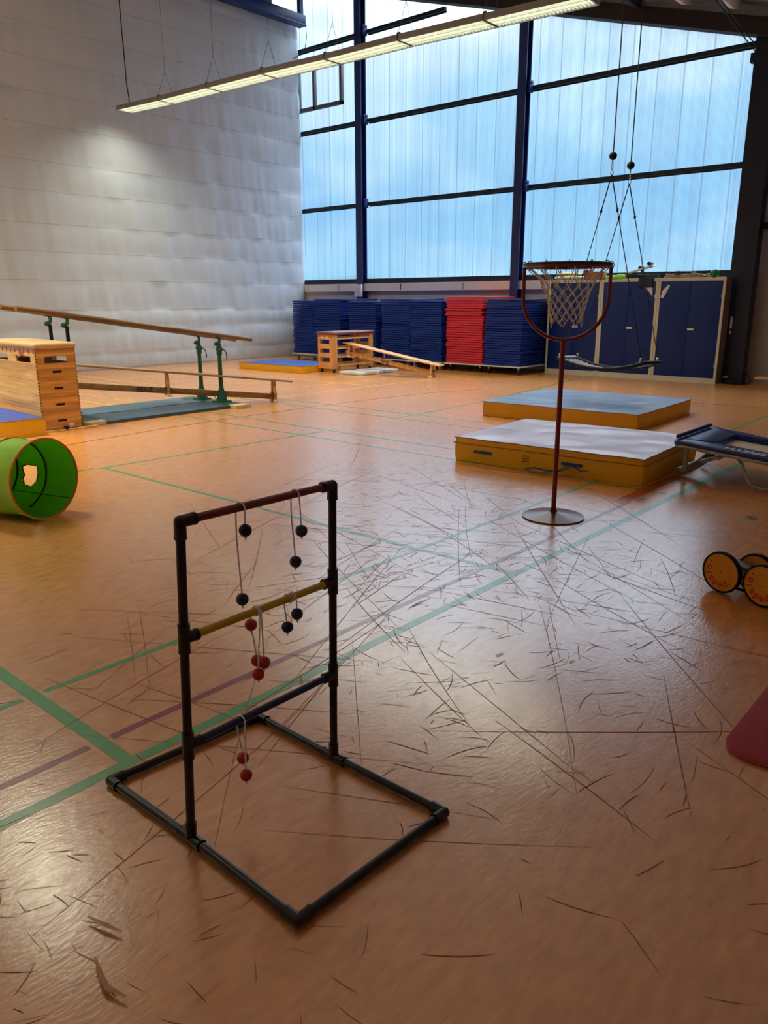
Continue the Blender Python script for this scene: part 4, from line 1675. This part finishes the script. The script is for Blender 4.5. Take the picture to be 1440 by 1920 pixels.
# ------------------------------------------------------------------ balance benches
def bench(label, foot, direc, length, rise0, slope, feet, gap0, gap1, letters, name='gym_bench', dark=False, tip=.28, strut=None):
    """foot: ground point of the low end's leg, direc: unit xy towards the raised end"""
    d = Vector((direc[0], direc[1], 0)).normalized()
    s_ = Vector((-d.y, d.x, 0))
    f0 = Vector((foot[0], foot[1], 0))
    t = thing(name, label, 'bench', (f0.x, f0.y, 0))
    zt = lambda u: gap0 + .035 + slope * u + rise0 + (gap1 - gap0) * u / length
    zb = lambda u: .075 + slope * u + rise0
    wd = .24 if not dark else .22
    b = MB()
    b.beam(f0 + d * (-tip) + Vector((0, 0, zt(-tip))), f0 + d * length + Vector((0, 0, zt(length))), wd, .028)
    wm = wood('bench_plank', lin(236, 190, 124) if not dark else lin(176, 136, 84), lin(206, 150, 84) if not dark else lin(140, 100, 58), 1, 14)
    obj('seat_plank', b, wm, t, bevel=.004)
    b = MB()
    b.beam(f0 + d * 0.0 + Vector((0, 0, zb(0))), f0 + d * length + Vector((0, 0, zb(length))), .055, .085)
    obj('lower_beam', b, wood('bench_beam', lin(222, 160, 80) if not dark else lin(160, 116, 62), lin(186, 122, 52) if not dark else lin(126, 86, 42), 1, 14), t, bevel=.004)
    for kf, u in enumerate(feet):
        b = MB()
        c = f0 + d * u
        zl, zh = rise0 + slope * u + .012, zt(u) - .014
        for sg in (-1, 1):
            b.add([c + s_ * (sg * .115) + d * k2 + Vector((0, 0, zl)) for k2 in (-.018, .018)] +
                  [c + s_ * (sg * .035) + d * k2 + Vector((0, 0, zl)) for k2 in (-.018, .018)] +
                  [c + s_ * (sg * .075) + d * k2 + Vector((0, 0, zh)) for k2 in (-.018, .018)] +
                  [c + s_ * (sg * .02) + d * k2 + Vector((0, 0, zh)) for k2 in (-.018, .018)],
                  [(0, 1, 3, 2), (4, 6, 7, 5), (0, 4, 5, 1), (2, 3, 7, 6), (0, 2, 6, 4), (1, 5, 7, 3)])
        if kf == 1 and dark:
            b.beam(c + s_ * -.09 + Vector((0, 0, (zl + zh) / 2)), c + s_ * .09 + Vector((0, 0, (zl + zh) / 2)), .03, zh - zl - .01)
        obj('leg', b, M['beech_x'] if not dark else M['vault_end'], t, bevel=.003)
        b = MB()
        for sg in (-1, 1):
            b.beam(c + s_ * (sg * .125) + Vector((0, 0, zl + .005)), c + s_ * (sg * .06) + Vector((0, 0, zl + .005)), .06, .035)
        obj('rubber_foot', b, M['white'], t, bevel=.004)
        b = MB()
        b.beam(c + s_ * -.06 + Vector((0, 0, zb(u) + .045)), c + s_ * .06 + Vector((0, 0, zb(u) + .045)), .07, .02)
        obj('bracket', b, M['pb_green'], t)
    if strut:
        b = MB()
        b.cyl(f0 + d * strut + Vector((0, 0, zb(strut))), f0 + d * strut + Vector((0, 0, zt(strut))), .012, n=8)
        obj('strut', b, M['beech_x'], t)
    for hk in (-.06, .06):
        b = MB()
        b.tube([f0 + d * (length - .02) + s_ * hk + Vector((0, 0, zt(length) - .02)), f0 + d * (length + .05) + s_ * hk + Vector((0, 0, zt(length) - .01)),
                f0 + d * (length + .06) + s_ * hk + Vector((0, 0, zt(length) - .05))], .008, 6)
        obj('hook', b, M['pb_green'], t)
    # lettering on the camera side of the lower beam
    vtc = Vector((0, 0, 1.55)) - (f0 + d * letters)
    side = s_ if s_.dot(vtc) > 0 else -s_
    b = MB()
    z = Vector((0, 0, 1))
    dd = Vector((d.x, d.y, slope)).normalized()
    xa = dd if side.cross(dd).dot(z) * -1 > 0 else -dd
    xa = -dd if (xa.cross(side)).z > 0 and False else xa
    # right-hand text frame: x along the beam so that x cross y = outward
    ya = side.cross(xa).normalized()
    if ya.z < 0:
        xa = -xa
        ya = side.cross(xa).normalized()
    Mt = Matrix((xa, ya, side)).transposed().to_4x4()
    Mt.translation = f0 + d * letters + side * .0285 + Vector((0, 0, zb(letters)))
    b.text('BENZ', .09, Mt, 0, .0008, .002)
    obj('lettering', b, M['letter_dark'], t)
    return t


bench('long balance bench sloping through the parallel bars, one end on the floor', (-9.30, 8.07), (-.41, -.91), 3.35, 0.0, .105,
      (0.0, 1.62, 3.2), .30, .335, 1.95, dark=True)
bench('pale balance bench sloping down from the small vaulting box', (-9.74, 12.74), (-2.11, -.20), 2.26, 0.0, .152,
      (0.0, 2.12), .235, .25, 1.18, strut=1.22, tip=.2)

# ------------------------------------------------------------------ small open vaulting box
sv = place((-11.88, 12.03, 0), math.radians(0))
t = thing('vaulting_box', 'small open-sided wooden vaulting box with a red-brown top, before the mat stacks', 'vaulting box', M=sv)
w_, l_ = .47, 1.27
# end panel facing the camera (y = 0) with three windows, long side along +y
for yy in (0.0, l_ - .03):
    b = MB(sv)
    hl = [(-w_ + .06, -.12, z, z + .095) for z in (.23, .42, .61)]
    board(b, 'x', yy, -w_, 0, .09, .80, .03, hl)
    obj('end_panel', b, M['beech_x'], t)
b = MB(sv)
for yy in (0.03, l_ - .12):
    for xx in (-w_, -.03):
        b.box(xx, xx + .03, yy, yy + .09, .09, .80)
obj('corner_post', b, M['beech_x'], t, bevel=.003)
for z in (.14, .32, .50, .705):
    for xx in (-w_ + .004, -.026):
        b = MB(sv)
        b.box(xx, xx + .022, .12, l_ - .12, z, z + .035)
        obj('side_rail', b, M['beech'], t, bevel=.003)
b = MB(sv)
b.box(-w_ - .03, .03, -.03, l_ + .03, .80, .865)
obj('padded_top', b, M['leather_red'], t, bevel=.025, seg=4, smooth=60)
for xx in (-w_ + .05, -.05):
    for yy in (.06, l_ - .06):
        b = MB(sv)
        b.cyl((xx - .012, yy, .035), (xx + .012, yy, .035), .034, n=16)
        b.box(xx - .018, xx + .018, yy - .012, yy + .012, .04, .09)
        obj('caster', b, M['rubber'], t)
b = MB(sv)
b.box(-.36, -.16, -.003, 0, .735, .765, 0)
b.text('BENZ', .035, Matrix.Translation((-.26, -.0035, .75)) @ Matrix.Rotation(math.pi / 2, 4, 'X'), 1, .0006, .0008)
obj('name_plate', b, [M['white'], M['letter_red']], t)

# white thin mat in front of it
t = thing('folding_mat', 'thin white and lilac mat on the floor before the small vaulting box', 'mat', (-11.55, 12.6, 0), math.radians(0))
Mx = place((-11.06, 11.98, 0), math.radians(0))
for x0, x1, y0, y1, m_ in ((-.62, 0, 0, .62, 'foam_white'), (-.62, 0, .63, .80, 'foam_lilac'), (-.62, 0, .81, 1.25, 'foam_white')):
    b = MB(Mx)
    b.box(x0, x1, y0, y1, .002, .065)
    obj('mat_panel', b, M[m_], t, bevel=.015, seg=3)

# ------------------------------------------------------------------ stacks of gym mats on trolleys
rnd = random.Random(11)
ST = [(-15.46, -14.66, 14.14, 'blue', 1.51, 'the stack beside the curtain'),
      (-14.63, -13.66, 14.08, 'blue', 1.55, 'the second stack from the curtain'),
      (-13.42, -12.52, 14.10, 'blue', 1.50, 'the third stack from the curtain'),
      (-12.35, -11.46, 14.08, 'blue', 1.55, 'the second stack left of the red'),
      (-11.43, -10.50, 14.04, 'blue', 1.51, 'the stack just left of the red'),
      (-10.45, -9.46, 14.10, 'red', 1.595, 'the red stack'),
      (-9.42, -8.49, 14.08, 'blue', 1.545, 'the stack right of the red')]
ORD = ['topmost', 'second', 'third', 'fourth', 'fifth', 'sixth', 'seventh', 'eighth', 'ninth', 'tenth', 'eleventh', 'twelfth', 'thirteenth',
       'fourteenth', 'fifteenth', 'sixteenth', 'seventeenth', 'eighteenth', 'nineteenth', 'twentieth', 'twenty-first', 'twenty-second', 'twenty-third',
       'twenty-fourth', 'twenty-fifth', 'twenty-sixth', 'twenty-seventh', 'twenty-eighth', 'twenty-ninth', 'thirtieth', 'thirty-first', 'thirty-second']
MESH = {}


def gym_mat_mesh(key, wd, ln, th, mt, var):
    kk = (key, round(wd, 2), var)
    if kk in MESH:
        return MESH[kk]
    b = MB()
    n = 10
    vs = []
    rr = random.Random(var * 7 + 3)
    ph = rr.uniform(0, 6)
    am = rr.uniform(.0005, .002)
    for z_ in (0, 1):
        for j in range(3):
            for i in range(n + 1):
                u = i / n
                vs.append((-wd / 2 + wd * u, ln * j / 2, z_ * th + am * math.sin(ph + u * 3.0) * (1 if 0 < u < 1 else .6)))
    fs = []
    o2 = 3 * (n + 1)
    for j in range(2):
        for i in range(n):
            q = (j * (n + 1) + i, j * (n + 1) + i + 1, (j + 1) * (n + 1) + i + 1, (j + 1) * (n + 1) + i)
            fs += [q[::-1], tuple(a + o2 for a in q)]
    for i in range(n):
        for j in (0, 2):
            a_ = j * (n + 1) + i
            fs.append((a_, a_ + 1, a_ + 1 + o2, a_ + o2))
    for j in range(2):
        for i in (0, n):
            a_ = j * (n + 1) + i
            c_ = a_ + n + 1
            fs.append((a_, c_, c_ + o2, a_ + o2))
    b.add(vs, fs)
    o = obj('gym_mat', b, M[mt], None, .009, 40, 2)
    me = o.data
    bpy.data.objects.remove(o)
    MESH[kk] = me
    return me


for si, (x0, x1, yf, colr, ztop, where) in enumerate(ST):
    cxm, wd = (x0 + x1) / 2, x1 - x0
    # trolley
    t = thing('mat_trolley', 'low wheeled board trolley under ' + where, 'trolley', (cxm, yf, 0), 0, 'trolleys under the mat stacks')
    b = MB()
    b.box(x0 - .006, x1 + .006, yf - .03, yf + 1.36, .155, .18)
    obj('board', b, M['board'], t, bevel=.003)
    for xx in (x0 + .10, x1 - .10):
        for yy in (yf + .07, yf + 1.25):
            b = MB()
            b.tube([(xx, yy, .155), (xx, yy + .01, .12), (xx, yy + .03, .06)], [.03, .022, .012], 8)
            co_ = obj('caster', b, M['caster'], t)
            b = MB()
            b.cyl((xx - .014, yy + .03, .055), (xx + .014, yy + .03, .055), .054, n=20)
            obj('wheel', b, M['rubber'] if si > 4 else M['rubber_grey'], co_)
    n = 27 if colr == 'blue' else 28
    th = (ztop - .182) / n
    z = .182
    drift = 0
    for i in range(n):
        kidx = n - 1 - i
        me = gym_mat_mesh(colr, wd - .03, 1.36, th * .86, 'stack_' + colr if (i * 7 + si) % 3 else ('stack_blue2' if colr == 'blue' else 'stack_red'),
                          (i * 5 + si * 3) % 9)
        o = bpy.data.objects.new('gym_mat', me)
        COL.objects.link(o)
        drift += rnd.gauss(0, .006)
        drift *= .9
        jx = drift + rnd.gauss(0, .004)
        jy = rnd.gauss(0, .008) + .02
        if rnd.random() < .08:
            jx += rnd.choice([-.03, .03])
        if colr == 'red' and kidx == 5:
            jx = -.055
        if si == 1 and i == n - 1:
            jx = .03
        o.location = (cxm + jx, yf + max(0, jy), z)
        o.rotation_euler = (0, 0, rnd.gauss(0, .004))
        z += th
        o.scale = (1, 1, 1)
        tag(o, '%s gym mat, %s%s in %s' % (colr, ORD[kidx], ' from top' if kidx else '', where), 'mat', 'gym mats in ' + where)

# ------------------------------------------------------------------ steel cabinets
CX = [-8.45, -7.265, -6.105, -4.865]
cw = ['left cabinet of three, partly behind the hoop net', 'middle cabinet of three, behind the nest swing', 'right cabinet of three, beside the corner post']
for ci in range(3):
    x0, x1 = CX[ci] + .003, CX[ci + 1] - .003
    t = thing('steel_cabinet', 'tall cream steel cabinet with blue doors, ' + cw[ci], 'cabinet', ((x0 + x1) / 2, 15.0, 0), 0, 'blue-doored cabinets')
    b = MB()
    y0, y1, h = 15.0, 15.33, 1.91
    b.box(x0, x0 + .045, y0, y1, 0, h)
    b.box(x1 - .045, x1, y0, y1, 0, h, 0)
    b.box(x0 + .045, x1 - .045, y0, y1, 0, .10)
    b.box(x0 + .045, x1 - .045, y0, y1, h - .055, h)
    b.box(x0 + .045, x1 - .045, y1 - .02, y1, .10, h - .055)
    if ci == 2:
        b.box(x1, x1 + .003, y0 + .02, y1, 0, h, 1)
    obj('body', b, [M['cab_frame'], M['cab_side']], t)
    mid = (x0 + x1) / 2
    for dx0, dx1 in ((x0 + .048, mid - .002), (mid + .002, x1 - .048)):
        b = MB()
        b.box(dx0, dx1, y0 - .004, y0 + .016, .103, h - .058)
        dr = obj('door', b, M['cab_door'], t, bevel=.003)
        if dx0 > mid:
            b = MB()
            b.box(mid + .01, mid + .13, y0 - .028, y0 - .004, .965, 1.0)
            b.cyl((mid + .03, y0 - .03, .982), (mid + .03, y0, .982), .02, n=10)
            obj('handle', b, M['white'], dr, bevel=.004)
        if ci == 1 and dx0 > mid:
            b = MB()
            b.add([(x1 - .34, y0 - .0055, 1.80), (x1 - .11, y0 - .0055, 1.76), (x1 - .10, y0 - .0055, 1.58), (x1 - .16, y0 - .0055, 1.66)], [(0, 1, 2, 3)])
            obj('torn_sticker', b, M['sticker'], dr)
        if ci == 2 and dx0 < mid:
            b = MB()
            b.add([(x0 + .20, y0 - .0055, 1.80), (x0 + .08, y0 - .0055, 1.68), (x0 + .055, y0 - .0055, 1.56), (x0 + .11, y0 - .0055, 1.55), (x0 + .22, y0 - .0055, 1.77)], [(0, 1, 2, 3, 4)])
            obj('torn_sticker', b, M['sticker'], dr)
    for z in (.3, 1.55):
        b = MB()
        b.cyl((x1 - .047, y0 - .008, z), (x1 - .047, y0 - .008, z + .07), .008, n=8)
        obj('hinge', b, M['white'], t)

# things on the cabinets (top at 1.91)
ZT = 1.9105
b = MB()
b.sphere((-8.06, 15.15, ZT + .05), .35, 24, sc=(1.0, .38, .14))
tag(obj('white_pillow', b, M['foam_white']), 'flat white cushion on top of the left cabinet', 'cushion')
b = MB()
b.sphere((-8.14, 15.16, ZT + .125), .2, 16, sc=(1.0, .5, .14))
b.sphere((-7.95, 15.16, ZT + .12), .16, 16, sc=(1.0, .5, .16))
tag(obj('yellow_cloth', b, M['cloth_yellow']), 'crumpled pale yellow cloth on the white cushion', 'cloth')
b = MB()
b.box(-7.60, -7.28, 15.06, 15.26, ZT + .0, ZT + .16, 0, )
tag(obj('wooden_block', b, M['carton'], None, .02), 'brown block-shaped box on the left cabinet behind the net', 'box')
b = MB()
b.box(-7.70, -7.61, 15.06, 15.22, ZT + .0, ZT + .19)
tag(obj('red_box', b, M['hoop_red'], None, .015), 'dark red box beside the brown block on the cabinet', 'box')
b = MB()
b.sphere((-7.10, 15.14, ZT + .04), .14, 12, sc=(1.3, .6, .3))
b.sphere((-6.92, 15.10, ZT + .05), .10, 12, sc=(1.2, .6, .5))
tag(obj('green_cloth', b, M['green_cloth']), 'yellow-green cloth lying on the middle cabinet', 'cloth')
# roller board
t = thing('roller_board', 'white board with black wheels tilted on the middle cabinet', 'board', (-6.6, 15.15, ZT))
b = MB()
b.beam((-6.78, 15.12, ZT + .115), (-6.28, 15.12, ZT + .235), .16, .02)
obj('deck', b, M['white'], t, bevel=.004)
for x, z in ((-6.53, .20), (-6.36, .275)):
    b = MB()
    b.cyl((x, 15.06, ZT + z), (x, 15.20, ZT + z), .035, n=16)
    b.beam((x, 15.1, ZT + z), (x + .04, 15.1, ZT + z - .07), .03, .03)
    obj('wheel', b, M['black_matte'], t)


def coil(name, label, mt, x0, x1, y, z, r, loops, seed, cat='rope'):
    rr = random.Random(seed)
    b = MB()
    pts = []
    n = loops * 12
    for i in range(n):
        a = i / 12 * 2 * math.pi
        f = i / n
        xx = x0 + (x1 - x0) * (.5 + .5 * math.sin(a * .5 + seed) * (1 - .25 * rr.random()))
        yy = y + .09 * math.sin(a) + .015 * rr.random()
        zz = z + r + .045 * abs(math.sin(a * .37 + seed)) + .02 * rr.random()
        pts.append((xx, min(15.30, max(15.03, yy)), zz))
    sp = []
    for i in range(len(pts) - 1):
        a_, c_ = Vector(pts[i]), Vector(pts[i + 1])
        sp += [a_, (a_ + c_) / 2]
    b.tube(sp, r, 6)
    tag(obj(name, b, mt, None, 0, 80), label, cat, 'ropes on the cabinets')


coil('rope_heap', 'dark green rope heap on the middle cabinet under the wheeled board', M['rope_green'], -6.85, -6.15, 15.16, ZT, .014, 12, 3)
coil('rope_heap', 'tan rope heap on the left half of the right cabinet', M['rope_tan'], -6.05, -5.5, 15.16, ZT, .012, 9, 5)
coil('rope_heap', 'loose tan rope beside the green ball on the cabinet', M['rope_tan'], -5.6, -5.2, 15.16, ZT, .011, 5, 8)
coil('rope_heap', 'dark rope looping over the tan rope heap', M['rope_dark'], -5.98, -5.45, 15.18, ZT + .05, .012, 3, 2)
b = MB()
b.sphere((-5.13, 15.14, ZT + .075), .078, 24)
tag(obj('green_ball', b, M['ball_green']), 'small green ball on the right end of the cabinets', 'ball')
b = MB()
g = 8
vs = []
for j in range(7):
    for i in range(g + 1):
        vs.append((-6.50 + .30 * i / g, 14.985 - .008 * math.sin(i * 1.2), 1.925 - j * .03))
fs = [(j * (g + 1) + i, j * (g + 1) + i + 1, (j + 1) * (g + 1) + i + 1, (j + 1) * (g + 1) + i) for j in range(6) for i in range(g)]
b.add(vs, fs)
o = obj('navy_cloth', b, M['rope_dark'], None, 0, 80)
o.modifiers.new('t', 'SOLIDIFY').thickness = .006
tag(o, 'navy cloth hanging over the front edge of the middle cabinet', 'cloth')

# ------------------------------------------------------------------ nest swing
t = thing('nest_swing', 'rectangular net swing hanging on dark ropes above the grey-blue mat', 'swing', (-4.78, 10.3, .72))
sc_ = Vector((-4.80, 10.26, 0))
da = Vector((math.cos(math.radians(-3.5)), math.sin(math.radians(-3.5)), 0))
db = Vector((-da.y, da.x, 0))
HL, HW = .65, .24


def seat(u, v, dz=0.0):
    sag = .605 + .115 * u * u
    return sc_ + da * (u * HL) + db * (v * HW) + Vector((0, 0, sag + dz - .01 * v))


rim = []
for i in range(20):
    rim.append(seat(-1 + 2 * i / 20, -1))
for i in range(8):
    rim.append(seat(1, -1 + 2 * i / 8))
for i in range(20):
    rim.append(seat(1 - 2 * i / 20, 1))
for i in range(8):
    rim.append(seat(-1, 1 - 2 * i / 8))
b = MB()
b.tube(rim, .027, 12, closed=True)
obj('rim', b, M['swing_rim'], t, smooth=60)
b = MB()
b.tube([seat(-1, -.9 + 1.8 * i / 8) for i in range(9)], .031, 12)
obj('rim_sleeve', b, M['swing_grey'], t, smooth=60)
b = MB()
nu, nv = 16, 7
for k_ in range(-nv, nu + 1):
    pts = []
    for q in range(nv * 2 + 1):
        v = -1 + q / nv
        u = -1 + 2 * (k_ + q / 2) / nu
        if -1 <= u <= 1:
            pts.append(seat(u, v, -.004))
    if len(pts) > 1:
        b.tube(pts, .009, 5, flat=.4)
    pts = []
    for q in range(nv * 2 + 1):
        v = 1 - q / nv
        u = -1 + 2 * (k_ + q / 2) / nu
        if -1 <= u <= 1:
            pts.append(seat(u, v, -.004))
    if len(pts) > 1:
        b.tube(pts, .009, 5, flat=.4)
obj('seat_net', b, M['swing_net'], t, smooth=80)
att = {}
for nm_, u, v in (('LN', -.95, -1), ('RN', .93, -1), ('LF', -.95, 1), ('RF', .93, 1)):
    p = seat(u, v)
    att[nm_] = p + Vector((0, 0, .075))
    b = MB()
    b.cyl(p, p + Vector((0, 0, .05)), .018, n=12)
    b.sphere(p + Vector((0, 0, .06)), .02, 12)
    obj('clamp', b, M['chrome'], t)
for (a1, a2, off_, zt) in (('LN', 'RN', -1, 3.08), ('LF', 'RF', 1, 3.02)):
    m_ = (att[a1] + att[a2]) / 2
    top = Vector((m_.x, m_.y, zt))
    b = MB()
    for a_ in (a1, a2):
        q = top + (att[a_] - top) * .19
        b.tube([top, q], .008, 6)
        b.tube([q, att[a_]], .0065, 6)
        b.sphere(q, .018, 8, sc=(1, 1, 1.6))
    obj('rope', b, M['rope_dark'], t)
    b = MB()
    b.tube([top + Vector((math.cos(a) * .02, 0, .02 + math.sin(a) * .026)) for a in [i * math.pi / 6 for i in range(12)]], .005, 6, closed=True)
    b.tube([top + Vector((0, math.cos(a) * .018, .10 + math.sin(a) * .05)) for a in [i * math.pi / 6 for i in range(12)]], .005, 6, closed=True)
    obj('shackle', b, M['chrome'], t)
    t2 = thing('hoist_rope', 'long dark rope with a stop ball holding the %s side of the nest swing' % ('near' if off_ < 0 else 'far'), 'rope', top + Vector((0, 0, .15)), 0,
               'hoist ropes of the nest swing')
    b = MB()
    b.tube([top + Vector((0, 0, .14)), Vector((top.x, top.y, zroof(top.x) + .50))], .008, 6)
    obj('rope', b, M['rope_dark'], t2)
    b = MB()
    b.sphere(top + Vector((0, 0, .22)), .05, 16)
    obj('stop_ball', b, M['black_matte'], t2)
# hoist cables running to the corner post
for i, (dx, dz) in enumerate(((0, 0), (.03, .05))):
    b = MB()
    b.tube([(-4.88 + dx, 15.38, 5.55 + dz), (-4.85 + dx, 10.3, 6.16 + dz)], .009, 6)
    tag(obj('hoist_cable', b, M['cable']), 'dark %s cable running from roof to corner post at top right' % ('lower' if i == 0 else 'upper'), 'cable', 'hoist cables at the roof')
b = MB()
b.tube([(-3.9, 15.30, 5.55), (-4.2, 10.0, 6.0)], .008, 6)
tag(obj('hoist_cable', b, M['cable']), 'single dark cable right of the corner post under the roof', 'cable')

# ------------------------------------------------------------------ small things
b = MB()
b.box(-14.33, -14.10, 15.33, 15.39, 1.60, 1.91, 0)
b.box(-14.27, -14.16, 15.325, 15.33, 1.70, 1.84, 1)
tag(obj('wall_unit', b, [M['clad_ledge'], M['sticker']], None, .008), 'small cream control box on the left blue post', 'box')
for x, y in ((-2.352, 5.842), (-1.542, 5.861)):
    b = MB()
    b.lathe([(.05, 0.0005), (.05, .002), (.036, .003), (.034, .0012), (.012, .0012), (.012, .004), (.001, .004)], 24, 0, place((x, y, 0)))
    tag(obj('floor_socket', b, M['brass']), 'round metal floor socket %s' % ('beside the red floor mark' if x < -2 else 'in the floor right of the trampoline leg'), 'socket')
b = MB()
b.box(-4.78, -4.44, 15.16, 15.34, 0, .07, 0)
tag(obj('post_base_block', b, M['black_matte'], None, .01), 'dark block at the foot of the corner post', 'block')
b = MB()
b.tube([(-4.50, 15.30, .45), (-4.47, 15.28, .3), (-4.38, 15.3, .16), (-4.33, 15.32, .06), (-4.36, 15.34, .015), (-4.48, 15.28, .014), (-4.6, 15.12, .014), (-4.55, 15.08, .02)], .011, 6)
tag(obj('loose_cable', b, M['cable']), 'black cable drooping to the floor beside the corner post', 'cable')
t = thing('conduit_pipe', 'slim dark conduit with grey switch fixed to the corner post', 'conduit', (-4.9, 15.3, 0))
b = MB()
b.cyl((-4.80, 15.345, .12), (-4.80, 15.345, 1.75), .012, n=8)
obj('pipe', b, M['blue_dark'], t)
b = MB()
b.box(-4.82, -4.78, 15.315, 15.335, 1.0, 1.22)
b.box(-4.815, -4.785, 15.31, 15.335, .90, .96)
b.box(-4.84, -4.75, 15.31, 15.335, .10, .13)
obj('bracket', b, M['clad'], t, bevel=.004)
# bench end peeping in at the right edge
t = thing('gym_bench', 'pale wooden bench end peeping in at the far right edge', 'bench', (-3.6, 14.9, 0))
b = MB()
b.box(-4.06, -1.2, 14.52, 14.76, .185, .215)
obj('seat_plank', b, M['beech'], t, bevel=.005)
for x in (-3.4, -1.6):
    b = MB()
    b.box(x - .02, x + .02, 14.55, 14.73, 0, .185)
    obj('leg', b, M['beech_x'], t)
